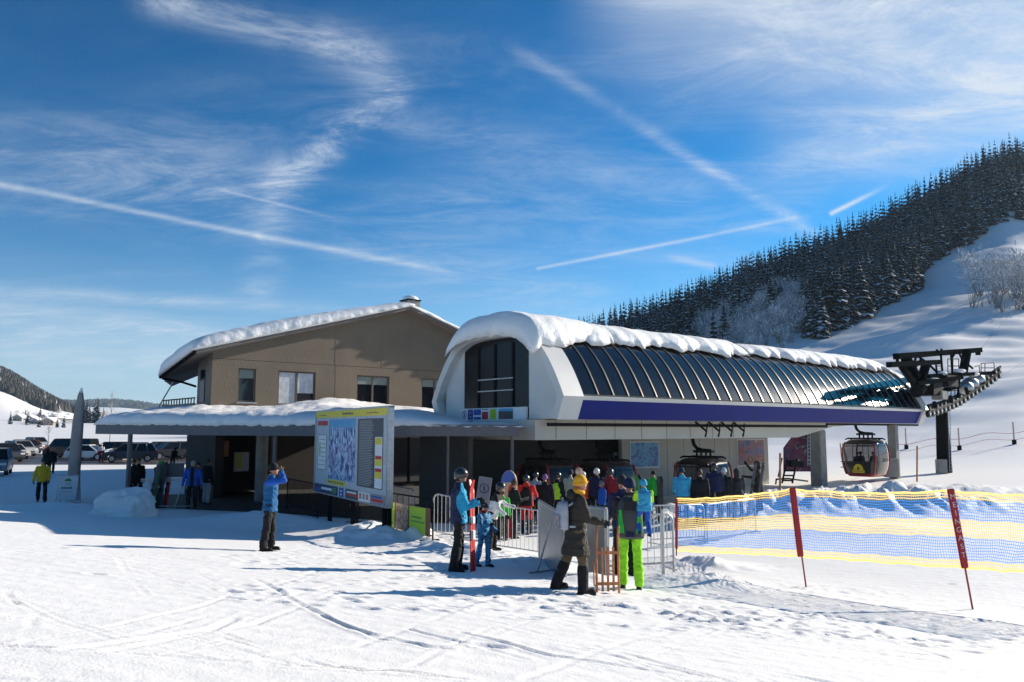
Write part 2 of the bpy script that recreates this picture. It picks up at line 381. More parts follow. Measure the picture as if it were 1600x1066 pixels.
lump = np.clip(fbm(xs * 5.5, ys * 5.5, 3, 40) - .12, 0, 1) * .24
zt += churn * (fbm(xs * 3, ys * 3, 4, 30) * .035 + lump)
zt += fbm(xs * .55, ys * .8, 3, 50) * .04 + fbm(xs * 7, ys * 4, 3, 51) * .004 + np.clip(fbm(xs * 2.3, ys * 3.3, 2, 60) - .25, 0, 1) * .10
zt += np.clip(fbm(xs * 16, ys * 16, 2, 91) - .12, 0, 1) * .022 * (churn + .35)
zt += np.sin((xs * .35 + ys) * 16 + fbm(xs * .4, ys * .4, 2, 77) * 14) * .0016
for _ in range(430):   # boot prints
    c_ = _rt.random(); px_, py_ = (_rt.uniform(-3.5, 7), _rt.uniform(9, 13.5)) if c_ < .5 else (_rt.uniform(-5, 4), _rt.uniform(13, 19)) if c_ < .93 else (_rt.uniform(-10, 9), _rt.uniform(7, 20))
    an = _rt.uniform(-.5, .5); ix = np.nonzero((np.abs(xs - px_) < .3) & (np.abs(ys - py_) < .3))[0]
    dx, dy = xs[ix] - px_, ys[ix] - py_; u_ = dx * math.cos(an) + dy * math.sin(an); v_ = -dx * math.sin(an) + dy * math.cos(an); d_ = (u_ / .15) ** 2 + (v_ / .075) ** 2
    zt[ix] += -.022 * np.exp(-d_ ** 2) + .010 * np.exp(-(d_ - 1.9) ** 2)
Z[near_m] += zt
nv = X.size; nr, nc = X.shape
co = np.empty((nv, 3)); co[:, 0] = X.ravel(); co[:, 1] = Y.ravel(); co[:, 2] = Z.ravel()
me = bpy.data.meshes.new('snow_ground'); me.vertices.add(nv); me.vertices.foreach_set('co', co.ravel())
ii = np.arange((nr - 1) * (nc - 1)); a = (ii // (nc - 1)) * nc + ii % (nc - 1)
q = np.stack([a, a + nc, a + nc + 1, a + 1], 1).astype(np.int32); q = q[:, ::-1]
me.loops.add(q.size); me.loops.foreach_set('vertex_index', q.ravel())
me.polygons.add(len(q)); me.polygons.foreach_set('loop_start', np.arange(len(q), dtype=np.int32) * 4)
me.polygons.foreach_set('use_smooth', np.ones(len(q), bool)); me.update(calc_edges=True); me.validate()
gnd = bpy.data.objects.new('snow_ground', me); COL.objects.link(gnd); tag(gnd, kind='structure')
def snow_mat(name, col=(.885, .875, .86), b1=.012, b2=.10, s1=60, s2=9):
    m = bpy.data.materials.new(name); m.use_nodes = True; t = m.node_tree; b = t.nodes['Principled BSDF']
    b.inputs['Roughness'].default_value = .62; b.inputs['Specular IOR Level'].default_value = .25
    tcn = t.nodes.new('ShaderNodeTexCoord')
    def no(s, d=6):
        n = t.nodes.new('ShaderNodeTexNoise'); n.inputs['Scale'].default_value = s; n.inputs['Detail'].default_value = d; t.links.new(tcn.outputs['Object'], n.inputs['Vector']); return n.outputs['Fac']
    cr = t.nodes.new('ShaderNodeValToRGB'); cr.color_ramp.elements[0].color = [c * .95 for c in col] + [1]; cr.color_ramp.elements[1].color = list(col) + [1]
    t.links.new(no(1.3), cr.inputs[0]); t.links.new(cr.outputs[0], b.inputs['Base Color'])
    p = None
    for s, dd in ((s2, b2), (s1, b1)):
        bp = t.nodes.new('ShaderNodeBump'); bp.inputs['Distance'].default_value = dd; bp.inputs['Strength'].default_value = .8
        t.links.new(no(s), bp.inputs['Height'])
        if p: t.links.new(p, bp.inputs['Normal'])
        p = bp.outputs[0]
    t.links.new(p, b.inputs['Normal']); MATS[name] = m; return m
SNOW = snow_mat('snow', b1=.006, b2=.012, s1=45, s2=7); me.materials.append(SNOW)
SNOWR = snow_mat('roof_snow', b1=.02, b2=.06, s1=18, s2=3)
# trodden parking lot surface: thin sheet over the snow
def sheet(name, pts, dz, m, nx=40, ny=16):
    b = MB(); (x0, y0), (x1, y1), (x2, y2), (x3, y3) = pts
    for i in range(nx + 1):
        for j in range(ny + 1):
            u, v = i / nx, j / ny
            x = (x0 * (1 - u) + x1 * u) * (1 - v) + (x3 * (1 - u) + x2 * u) * v; y = (y0 * (1 - u) + y1 * u) * (1 - v) + (y3 * (1 - u) + y2 * u) * v
            b.v.append((x, y, gz(x, y) + dz))
    for i in range(nx):
        for j in range(ny): k = i * (ny + 1) + j; b.f.append((k, k + ny + 1, k + ny + 2, k + 1)); b.mi.append(0)
    return b.build(name, m, recalc=False, smooth=True)
asph = mat('wet_asphalt', (.075, .06, .055), .45, var=.7, vs=.35, bump=.02, bs=4)
sheet('road', [(-62, 68), (-20, 68), (-24, 97), (-80, 97)], .03, asph)['kind'] = 'structure'
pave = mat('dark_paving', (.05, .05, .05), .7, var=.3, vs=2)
# ------------------------------------------------------------------ oriented frames
E1 = Vector((math.sin(R(49.5)), math.cos(R(49.5)), 0)); E2 = Vector((-E1.y, E1.x, 0)); UZ = Vector((0, 0, 1))
class Fr:
    def __init__(s, x, y): s.o = Vector((x, y, 0))
    def __call__(s, a, w, z): return s.o + E1 * a + E2 * w + UZ * z
    def box(s, mb, a0, a1, w0, w1, z0, z1, mt=None):
        vs = [s(a, w, z) for z in (z0, z1) for a, w in ((a0, w0), (a1, w0), (a1, w1), (a0, w1))]
        return mb.poly(vs, [(3, 2, 1, 0), (4, 5, 6, 7), (0, 1, 5, 4), (1, 2, 6, 5), (2, 3, 7, 6), (3, 0, 4, 7)], mt)
def alonga(fr, px, w=0):      # s on the line w where the pixel column meets it
    t = (px - 800) / 1258.0; p = fr(0, w, 0); return (t * p.y - p.x) / (E1.x - t * E1.y)
def zat(p, py): return W(800, py, p.y).z
def alongw(fr, px, a=0):
    t = (px - 800) / 1258.0; p = fr(a, 0, 0); return (t * p.y - p.x) / (E2.x - t * E2.y)
MW = mat('white_cladding', (.62, .61, .58), .45, var=.05, vs=1.2)
MB_ = mat('blue_band', (.003, .013, .17), .6, var=.10, vs=.8, spec=.2)
MDG = mat('dark_glazing', (.006, .008, .014), .13, var=.3, vs=2, spec=.4, bump=.004, bs=1.2)
MAL = mat('brushed_aluminium', (.42, .40, .37), .3, 1.0, var=.08)
MRIB = mat('bronze_rib', (.22, .18, .14), .35, .8, var=.1)
MCO = mat('pale_concrete', (.26, .25, .23), .85, var=.18, vs=3, bump=.01, bs=20)
MDK = mat('dark_metal', (.014, .014, .016), .7, .0, var=.2, spec=.1)
MST = mat('galvanised_steel', (.42, .43, .44), .42, .85, var=.15, vs=9)
MSTD = mat('weathered_steel', (.013, .015, .016), .85, .0, var=.25, vs=5, spec=.0)
MPAN = mat('soffit_panel', (.50, .48, .42), .5, var=.05, vs=.8)
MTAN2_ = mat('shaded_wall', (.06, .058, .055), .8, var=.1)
MWHT = mat('white_paint', (.75, .75, .75), .5, var=.04)
MBLK = mat('black_rubber', (.012, .012, .012), .7, var=.2)
def flat(name, c, r=.5): return mat(name, c, r, var=.06)
CY_ = {k: flat('paint_' + k, v) for k, v in dict(white=(.8, .8, .78), black=(.015, .015, .015), red=(.55, .02, .02), yellow=(.80, .62, .04), blue=(.02, .08, .35), lime=(.42, .62, .03), green=(.05, .22, .06), grey=(.3, .3, .3), dgrey=(.07, .07, .075), sky=(.10, .38, .62), orange=(.75, .2, .03), brown=(.22, .09, .04), purple=(.12, .06, .25), navy=(.01, .02, .09)).items()}
# ------------------------------------------------------------------ lift station
ST = Fr(1.93, 27.0); SL = 28.0
station = empty('lift_station', ST(0, 0, 0), label='white gondola lift station with curved dark glass roof, blue band and snow on top', cat='lift station')
Z0 = 3.14
PROF = [(.42, Z0), (.10, 3.92), (.34, 4.40), (.68, 4.98), (1.12, 5.56), (1.68, 6.05), (2.5, 6.36), (3.9, 6.46), (5.3, 6.36), (6.12, 6.05), (6.68, 5.56), (7.12, 4.98), (7.46, 4.40), (7.7, 3.92), (7.38, Z0)]
def cm(pts, k=4):       # smooth curve through profile points
    out = []; n = len(pts)
    for i in range(n - 1):
        p0 = pts[max(i - 1, 0)]; p1 = pts[i]; p2 = pts[i + 1]; p3 = pts[min(i + 2, n - 1)]
        for j in range(k):
            t = j / k; out.append(tuple(.5 * (2 * p1[q] + (p2[q] - p0[q]) * t + (2 * p0[q] - 5 * p1[q] + 4 * p2[q] - p3[q]) * t * t + (3 * p1[q] - p0[q] - 3 * p2[q] + p3[q]) * t ** 3) for q in (0, 1)))
    out.append(pts[-1]); return out
ARC = cm(PROF[1:-1], 4)     # from band top to band top
def off(p, d):              # offset towards centre
    c = (3.9, 4.2); v = (c[0] - p[0], c[1] - p[1]); L = math.hypot(*v); return (p[0] + v[0] / L * d, p[1] + v[1] / L * d)
def shell(mb, pts, a0, a1, th, mt=None, o=0.0):
    ou = [off(p, -o) for p in pts]; inn = [off(p, th) for p in pts]; n = len(pts); vs = []
    for a in (a0, a1): vs += [ST(a, *p) for p in ou] + [ST(a, *p) for p in inn]
    fs = []
    for i in range(n - 1):
        fs += [(i, i + 1, 2 * n + i + 1, 2 * n + i), (n + i, 3 * n + i, 3 * n + i + 1, n + i + 1), (i, n + i, n + i + 1, i + 1), (2 * n + i, 2 * n + i + 1, 3 * n + i + 1, 3 * n + i)]
    fs += [(0, 2 * n, 3 * n, n), (n - 1, 2 * n - 1, 4 * n - 1, 3 * n - 1)]
    return mb.poly(vs, fs, mt)
FULL = [PROF[0]] + ARC + [PROF[-1]]
def sb(mb, name, m, **k):
    o = mb.build(name, m, **k); o.parent = station; o.matrix_parent_inverse = station.matrix_basis.inverted(); return o
b = MB(); shell(b, FULL, -.22, .75, .26, None, .06); sb(b, 'end_frame', MW, smooth=R(35))
b = MB(); shell(b, FULL, SL - .1, SL + .55, .35, None, .10); sb(b, 'end_frame', MW, smooth=R(35))
# blue band and white strip
for side in (0, 1):
    b = MB(); m = (lambda w: w + .09) if side == 0 else (lambda w: 7.71 - w)
    vs = []
    for a in (.753, SL - .105):
        vs += [ST(a, m(.35), Z0), ST(a, m(.05), 3.80), ST(a, m(.20), 3.80), ST(a, m(.5), Z0)]
    b.poly(vs, [(0, 1, 5, 4), (1, 2, 6, 5), (2, 3, 7, 6), (3, 0, 4, 7), (0, 3, 2, 1), (4, 5, 6, 7)]); sb(b, 'blue_band', MB_)
    b = MB(); vs = []
    for a in (.753, SL - .105): vs += [ST(a, m(.045), 3.803), ST(a, m(-.02), 3.93), ST(a, m(.15), 3.97), ST(a, m(.3), 3.803)]
    b.poly(vs, [(0, 1, 5, 4), (1, 2, 6, 5), (2, 3, 7, 6), (3, 0, 4, 7), (0, 3, 2, 1), (4, 5, 6, 7)]); sb(b, 'white_trim', MW)
    b = MB(); ST.box(b, .8, SL - .15, *sorted((m(.1), m(.25))), 3.973, 4.06); sb(b, 'glazing_sill', MRIB)
NP = 34; gl0 = [p for p in ARC if p[1] > 4.0]; dl = (SL - .85) / NP
for i in range(NP):
    b = MB(); shell(b, gl0, .755 + i * dl + .03, .755 + (i + 1) * dl - .03, .04); sb(b, 'glass_panel', MDG, smooth=R(30))
for i in range(NP + 1):
    b = MB(); c = .755 + i * dl; shell(b, gl0, max(c - .028, .76), min(c + .028, SL - .11), .09, None, .035); sb(b, 'roof_rib', MRIB, smooth=R(35))
# end walls
prof_in = [off(p, .10) for p in FULL]
def endwall(a0, a1, name, wx0, wx1, zb):
    b = MB(); pts = prof_in
    def strip(w0, w1, zlo):
        ps = [p for p in pts if w0 <= p[0] <= w1 and p[1] > zlo]
        def zi(w):
            for p, q in zip(pts[1:-1], pts[2:-1]):
                if min(p[0], q[0]) - 1e-6 <= w <= max(p[0], q[0]) + 1e-6 and p[1] > 3.9:
                    f = (w - p[0]) / (q[0] - p[0]) if abs(q[0] - p[0]) > 1e-6 else 0; return p[1] + f * (q[1] - p[1])
            return 4.0
        top = [(w0, zi(w0))] + [p for p in ps if w0 + .02 < p[0] < w1 - .02 and p[1] > 4] + [(w1, zi(w1))]
        return [ST(a0, w0, zlo)] + [ST(a0, *p) for p in top] + [ST(a0, w1, zlo)]
    t = E1 * (a1 - a0)
    b.prism(strip(.55, wx0, Z0 + .02), t); sb(b, name, MW)
    b = MB(); b.prism(strip(wx1, 7.2, Z0 + .02), t); sb(b, name, MW)
    g = MB(); g.prism(strip(wx0 + .003, wx1 - .003, zb), E1 * .05 + E1 * 0)
    return g, strip
g, strip = endwall(.10, .22, 'end_panel', 2.15, 6.0, 3.62)
for v in range(len(g.v)): g.v[v] = tuple(Vector(g.v[v]) + E1 * .03)
win = sb(g, 'end_window', mat('end_glazing', (.008, .009, .012), .25, var=.3, spec=.25))
b = MB(); ST.box(b, .06, .12, 3.0, 5.1, 4.66, 4.70); ST.box(b, .06, .12, 3.0, 5.1, 4.22, 4.26)
rl = b.build('safety_rail', MST); rl.parent = win; pass
b = MB()
for w in (3.05, 4.1, 5.1): ST.box(b, .085, .125, w - .05, w + .05, 3.64, 6.0)
mu = b.build('mullion', MDK); mu.parent = win; pass
g2, _ = endwall(SL - .35, SL - .25, 'end_panel', 2.5, 5.2, 3.62); sb(g2, 'end_window', MDG)
# sign strip under the end window
sg = MB(); ST.box(sg, -.02, .09, 2.2, 6.05, 3.14, 3.60); sign = sb(sg, 'notice_board', MWHT)
def quad(mb, w0, w1, z0, z1, mt, a=-.026):   # flat printed panels, w runs right to left
    mb.poly([ST(a, w0, z0), ST(a, w1, z0), ST(a, w1, z1), ST(a, w0, z1)], [(0, 1, 2, 3)], mt)
p = MB()
def sx(u): return 6.0 - u * 3.75          # u 0..1 from the left as seen
for u0, u1, c in ((.11, .20, 'purple'), (.21, .33, 'blue'), (.345, .445, 'red'), (.475, .575, 'lime'), (.61, .83, 'dgrey'), (.86, .98, 'white')):
    quad(p, sx(u1), sx(u0), 3.17, 3.56, CY_[c])
quad(p, sx(.83), sx(.61), 3.46, 3.56, CY_['sky'], -.029); quad(p, sx(.33), sx(.21), 3.27, 3.34, CY_['white'], -.029); quad(p, sx(.445), sx(.345), 3.46, 3.53, CY_['white'], -.029)
for k in range(4): quad(p, sx(.56), sx(.49), 3.27 + k * .07, 3.285 + k * .07, CY_['black'], -.029)
quad(p, sx(.69), sx(.645), 3.19, 3.38, CY_['brown'], -.029)
for k in range(5): quad(p, sx(.18 - .004 * k), sx(.125 + .01 * (k % 2)), 3.19 + k * .075, 3.22 + k * .075, CY_['sky' if k % 2 else 'navy'], -.029)
rc = MB()
c0 = ST(-.03, sx(.05), 3.365)
for k in range(24):
    a0, a1 = 2 * math.pi * k / 24, 2 * math.pi * (k + 1) / 24
    pp = [c0 + E2 * (math.cos(a) * r) + UZ * (math.sin(a) * r * 1.05) for a, r in ((a0, .15), (a1, .15), (a1, .12), (a0, .12))]
    p.poly(pp, [(0, 1, 2, 3)], CY_['red'])
p.poly([c0 + E2 * .03 + UZ * .1, c0 - E2 * .0 + UZ * .1, c0 - E2 * .05 - UZ * .08, c0 + E2 * .02 - UZ * .08], [(0, 1, 2, 3)], CY_['black'])
pr = p.build('printed_panel', None); pr.parent = sign; pass
b = MB(); ST.box(b, -.1, .06, 2.6, 4.4, 3.02, 3.135); sb(b, 'cable_tray', MSTD)
# underside
b = MB(); ST.box(b, .76, SL - .12, .56, 7.24, Z0 + .0, Z0 + .12); sb(b, 'soffit', MPAN)
b = MB(); ST.box(b, -.2, 12.6, 1.5, 5.6, 2.42, Z0 - .004)
vs = []
for a, zb in ((12.603, 2.42), (17.0, 2.42), (20.5, 2.95), (24, 3.10)): vs += [ST(a, 1.5, zb), ST(a, 5.6, zb), ST(a, 5.6, Z0 - .004), ST(a, 1.5, Z0 - .004)]
b.poly(vs, [(4 * i + j, 4 * i + (j + 1) % 4, 4 * i + 4 + (j + 1) % 4, 4 * i + 4 + j) for i in range(3) for j in range(4)] + [(3, 2, 1, 0), (12, 13, 14, 15)])
sb(b, 'machinery_housing', MPAN)
b = MB()
for a in np.arange(.8, 12.5, 1.55): ST.box(b, a - .008, a + .008, 1.494, 1.4995, 2.44, 3.13)
sb(b, 'panel_joint', MSTD)
b = MB(); ST.box(b, .0, 19, 1.0, 1.12, 2.9, 3.02); ST.box(b, 0.0, SL - .5, 6.0, 6.12, 2.9, 3.02); ST.box(b, 19.0, SL + 1.5, 1.0, 1.1, 3.02, 3.12); sb(b, 'cabin_rail', MDK)
b = MB()
for s0 in (8.3, 9.2, 10.1, 11.0):
    b.tube([ST(s0, 1.05, 3.12), ST(s0 + .35, .75, 2.72), ST(s0 + .4, .85, 2.5)], .045, n=6); b.tube([ST(s0 + .35, .75, 2.72), ST(s0 + .9, 1.1, 3.05)], .03, n=6)
sb(b, 'tyre_conveyor', MDK)
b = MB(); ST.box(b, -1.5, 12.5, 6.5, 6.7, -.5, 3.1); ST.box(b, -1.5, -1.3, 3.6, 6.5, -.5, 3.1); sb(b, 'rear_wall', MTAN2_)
# back wall with posters
wallL = MB(); ST.box(wallL, 8.2, 20.0, 5.0, 5.2, -.4, 2.415); bw = sb(wallL, 'platform_wall', mat('grey_wall', (.42, .40, .35), .7, var=.06, vs=1))
b = MB()
for a in np.arange(8.9, 20, 1.25): ST.box(b, a - .006, a + .006, 4.994, 4.9995, -.3, 2.4)
sb(b, 'wall_joint', MSTD)
def art_mat(name, cols, s=2.0, seed=0.0):
    m = bpy.data.materials.new(name); m.use_nodes = True; t = m.node_tree; bs = t.nodes['Principled BSDF']; bs.inputs['Roughness'].default_value = .4
    tcn = t.nodes.new('ShaderNodeTexCoord'); mp = t.nodes.new('ShaderNodeMapping'); mp.inputs['Location'].default_value = (seed, seed, 0); t.links.new(tcn.outputs['Object'], mp.inputs[0])
    n = t.nodes.new('ShaderNodeTexNoise'); n.inputs['Scale'].default_value = s; n.inputs['Detail'].default_value = 8; n.inputs['Distortion'].default_value = 1.5; n.inputs['Roughness'].default_value = .7
    t.links.new(mp.outputs[0], n.inputs['Vector']); cr = t.nodes.new('ShaderNodeValToRGB'); e = cr.color_ramp.elements
    for i, c in enumerate(cols):
        ps = .36 + .28 * i / (len(cols) - 1)
        if i < 2: e[i].position = ps; e[i].color = (*c, 1)
        else: q = e.new(ps); q.color = (*c, 1)
    t.links.new(n.outputs['Fac'], cr.inputs[0]); t.links.new(cr.outputs[0], bs.inputs['Base Color']); return m
def poster(px0, px1, z0, z1, m, w=4.985):
    a0, a1 = alonga(ST, px0, w), alonga(ST, px1, w)
    fr = MB(); ST.box(fr, a0 - .05, a1 + .05, w - .01, w + .012, z0 - .05, z1 + .05); f = fr.build('poster', MWHT)
    q = MB(); ST.box(q, a0, a1, w - .02, w - .0105, z0, z1); c = q.build('poster_print', m, parent=f); return f
for args, lb in (((985, 1028, 1.1, 2.2, art_mat('blue_poster_art', [(.01, .05, .16), (.02, .15, .38), (.1, .35, .6), (.02, .2, .35)])), 'blue winter poster low on the pale wall left of the green jacket'),
                 ((1152, 1193, .95, 2.25, art_mat('mountain_poster_art', [(.02, .04, .15), (.1, .2, .4), (.45, .12, .04), (.06, .03, .03), (.6, .6, .6)], 1.5, 3)), 'blue and orange mountain poster on the pale wall above the raised skis')):
    f = poster(*args); tag(f, lb, 'poster', 'posters on the platform wall')
# purple banner wall beyond
bn = MB(); bn.prism([W(1226, 737, 42.5), W(1272, 737, 42), W(1272, 668, 42), W(1250, 668, 42.3), W(1226, 700, 42.5)], E2 * .08)
bo = bn.build('banner', art_mat('purple_banner_art', [(.03, .02, .08), (.10, .03, .15), (.3, .04, .05), (.02, .03, .12), (.5, .4, .4)], 1.8, 7)); tag(bo, 'dark purple and red picture banner beside the ladder under the station', 'banner')
def lad(px0, px1, py0, py1, Yd, nr=9, r=.025, lean=0):
    b = MB(); a, c = W(px0, py1, Yd), W(px1, py1, Yd); d = W(px0 + lean, py0, Yd + .3), W(px1 + lean, py0, Yd + .3)
    b.tube([a, d[0]], r, n=6); b.tube([c, d[1]], r, n=6)
    for i in range(nr): f = (i + .5) / nr; b.tube([a.lerp(d[0], f), c.lerp(d[1], f)], r * .8, n=6)
    return b
b = lad(1262, 1266, 669, 728, 41, 10, .03); tag(b.build('ladder', MST), 'slim upright steel ladder beside the purple banner', 'ladder')
# columns
def column(px0, px1, pyb, pyt, Yd, label, box=None):
    p0, p1 = W(px0, pyb, Yd), W(px1, pyb, Yd); w = (p1 - p0).x; g0 = gz(p0.x, Yd) - .3; zt = W(px0, pyt, Yd).z
    M = Matrix((E1, E2, UZ)).transposed(); b = MB(); b.box(((p0.x + p1.x) / 2, Yd, (g0 + zt) / 2), (w * .72, w * .72, zt - g0), None, M)
    o = b.build('support_column', MCO, bevel=.03); tag(o, label, 'column', 'concrete columns carrying the lift')
    return o
column(1267, 1293, 750, 672, 41.5, 'wide grey concrete column left of the hanging red cabin')
c = column(1390, 1407, 745, 664, 44.5, 'grey concrete column right of the hanging red cabin')
b = MB(); p = W(1392, 731, 44.0); b.box(p, (.7, .4, 1.0)); tag(b.build('utility_box', MCO, bevel=.02), 'small grey utility box at the foot of the column beside the red cabin', 'utility box')
# ------------------------------------------------------------------ snow slabs
def snow_slab(name, P, nu, nv, th, parent=None, edge=.25, nz=.5, fr=1.6, over=.12, seed=0, lab=None, expo=6, lump=.0):
    """P(u,v)->roof point; th thickness; rounded lumpy rim"""
    top = []; 
    for i in range(nu + 1):
        for j in range(nv + 1):
            u, v = i / nu, j / nv
            eu, ev = abs(2 * u - 1), abs(2 * v - 1)
            k = (1 - eu ** (expo * 3)) * (1 - ev ** (expo))
            p = P(u, v); c = P(.5, .5)
            n = mnoise.fractal(p * fr * .5 + Vector((seed, 0, 0)), 1.0, 2.0, 4); n2 = mnoise.noise(p * fr * 1.7 + Vector((seed, 3, 0)))
            rim = max(eu ** 8, ev ** 8)
            out = Vector((0, 0, 0))
            if rim > .05:
                d = Vector((0, 0, 0))
                if eu > .8: d += (P(u, v) - P(u - .02 * (1 if u > .5 else -1), v)).normalized() * (eu - .8) / .2
                if ev > .8: d += (P(u, v) - P(u, v - .02 * (1 if v > .5 else -1))).normalized() * (ev - .8) / .2
                out = d * (over + nz * .22 * (n2 + abs(n))) 
            h = (th(u, v) if callable(th) else th) * (.12 + .88 * k ** .5) * (1 + nz * .25 * n)
            top.append(p + out + UZ * h - UZ * (rim * nz * .10 * (1 + n2)) + UZ * lump * n)
    N = nv + 1; vs = list(top); fs = []
    for i in range(nu):
        for j in range(nv): a = i * N + j; fs.append((a, a + N, a + N + 1, a + 1))
    bot = [P(i / nu, j / nv) + UZ * .004 for i in range(nu + 1) for j in range(nv + 1)]; o = len(vs); vs += bot
    for i in range(nu):
        for j in range(nv): a = o + i * N + j; fs.append((a, a + 1, a + N + 1, a + N))
    for i in range(nu): 
        for j in (0, nv): a = i * N + j; fs.append((a, a + N, o + a + N, o + a))
    for j in range(nv):
        for i in (0, nu): a = i * N + j; fs.append((a, a + 1, o + a + 1, o + a))
    b = MB(); b.v = vs; b.f = fs; b.mi = [0] * len(fs)
    ob = b.build(name, SNOWR, smooth=True)
    if parent is not None: ob.parent = parent; ob.matrix_parent_inverse = parent.matrix_basis.inverted()
    return ob
def topz(w):
    for p, q in zip(ARC[:-1], ARC[1:]):
        if p[0] <= w <= q[0] and q[0] > p[0]: return p[1] + (w - p[0]) / (q[0] - p[0]) * (q[1] - p[1])
    return 6.0
def roofP(a0, a1, w0f, w1):
    def P(u, v):
        a = a0 + (a1 - a0) * u; w0 = w0f(a); w = w0 + (w1 - w0) * v
        return ST(a, w, topz(w) + .10 - max(0, -.2 - a) * .9)
    return P
snow_slab('roof_snow', roofP(-.55, 3.2, lambda a: 1.25 + .22 * max(0, a - .9), 6.25), 60, 80, .60, station, nz=.38, seed=1, over=.10, expo=9)
snow_slab('roof_snow', roofP(2.6, 13.4, lambda a: 1.75 + .12 * math.sin(a * 2.1) + .06 * math.sin(a * 5.3) - (.25 if a < 4 else 0), 6.2), 140, 50, .50, station, nz=.5, seed=2, over=.12)
snow_slab('roof_snow', roofP(13.9, 27.6, lambda a: 2.3 - min(.55, (a - 13.9) * .11) + .10 * math.sin(a * 2.4) + .06 * math.sin(a * 6.1), 6.2), 150, 50, .48, station, nz=.5, seed=3, over=.12)
# ------------------------------------------------------------------ station house
HS = Fr(-12.4, 33.0)
house = empty('station_house', HS(0, 0, 0), label='large grey brown two storey lift building with snowy pitched roof', cat='building')
def hb(mb, name, m, parent=None, **k):
    o = mb.build(name, m, **k); o.parent = parent or house
    if parent is None: o.matrix_parent_inverse = Matrix.Translation(-house.location)
    return o
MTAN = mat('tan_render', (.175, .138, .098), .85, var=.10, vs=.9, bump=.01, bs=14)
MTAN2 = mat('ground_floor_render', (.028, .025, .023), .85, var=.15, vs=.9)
MTRIM = mat('grey_brown_trim', (.13, .11, .10), .6, var=.1)
def wall(mb, fr, a0, a1, z0, z1, w, th, holes):
    xs = sorted({a0, a1, *[h[0] for h in holes], *[h[1] for h in holes]}); zs = sorted({z0, z1, *[h[2] for h in holes], *[h[3] for h in holes]})
    for xa, xb in zip(xs[:-1], xs[1:]):
        for za, zb in zip(zs[:-1], zs[1:]):
            if any(h[0] - 1e-6 <= xa and xb <= h[1] + 1e-6 and h[2] - 1e-6 <= za and zb <= h[3] + 1e-6 for h in holes): continue
            vs = [fr(a, ww, z) for a, ww, z in ((xa, w, za), (xb, w, za), (xb, w, zb), (xa, w, zb), (xa, w + th, za), (xb, w + th, za), (xb, w + th, zb), (xa, w + th, zb))]
            fs = [(0, 1, 2, 3), (5, 4, 7, 6)]
            def hole(cx, cz): return any(h[0] < cx < h[1] and h[2] < cz < h[3] for h in holes) or not (a0 < cx < a1 and z0 < cz < z1)
            mx, mz = (xa + xb) / 2, (za + zb) / 2
            if hole(xa - .01, mz): fs.append((4, 0, 3, 7))
            if hole(xb + .01, mz): fs.append((1, 5, 6, 2))
            if hole(mx, za - .01): fs.append((0, 4, 5, 1))
            if hole(mx, zb + .01): fs.append((3, 2, 6, 7))
            mb.poly(vs, fs)
LEN = 17.0
WN = []
for x0, x1, yt, yb in ((369, 397, 575, 628), (432, 491, 579, 633), (556, 607, 586, 640), (658, 700, 591, 645)):
    a0, a1 = alonga(HS, x0), alonga(HS, x1); WN.append((a0, a1, zat(HS(a0, 0, 0), yb), zat(HS(a0, 0, 0), yt)))
zj = 5.72
b = MB(); wall(b, HS, 0, LEN, 2.9, zj, 0, .3, WN); hb(b, 'upper_wall', MTAN, recalc=False)
def rz_(a): return 6.0 + (a) * (2.72 / 9.35) if a < 9.35 else 8.72 - (a - 9.35) * .31
b = MB(); b.prism([HS(a, 0, z) for a, z in ((0, zj + .02), (LEN, zj + .02), (LEN, rz_(LEN)), (9.35, 8.72), (0, 6.0))], E2 * .3); hb(b, 'gable_wall', MTAN)
b = MB(); HS.box(b, .03, LEN, .03, .28, zj - .003, zj + .023)
for a in (alonga(HS, 521), alonga(HS, 594), alonga(HS, 674)): HS.box(b, a - .012, a + .012, -.006, -.001, zj if a > 5 else 3.0, rz_(a) - .15)
HS.box(b, alonga(HS, 522) - .01, alonga(HS, 522) + .01, -.006, -.001, 3.2, zj); hb(b, 'wall_joint', MTRIM)
b = MB(); HS.box(b, .0, .3, .303, 1.65, 2.9, 5.9); HS.box(b, .3, 1.8, 1.4, 1.65, 2.9, 5.9); HS.box(b, 3.4, 3.7, 1.653, 9, 0, 5.4); HS.box(b, 1.803, 3.4, 1.4, 1.65, 2.9, 5.9); HS.box(b, 3.703, LEN, 8.7, 9.0, 0, 6); hb(b, 'side_wall', MTRIM)
b = MB(); HS.box(b, -.03, -.004, .75, 1.25, 3.95, 5.3); hb(b, 'side_window', MDG)
MWF = mat('window_frame_brown', (.10, .075, .06), .5)
MCUR = mat('curtain', (.55, .56, .58), .8, var=.2, vs=5)
MPANE = mat('window_pane', (.012, .014, .018), .05, spec=.8, var=.3)
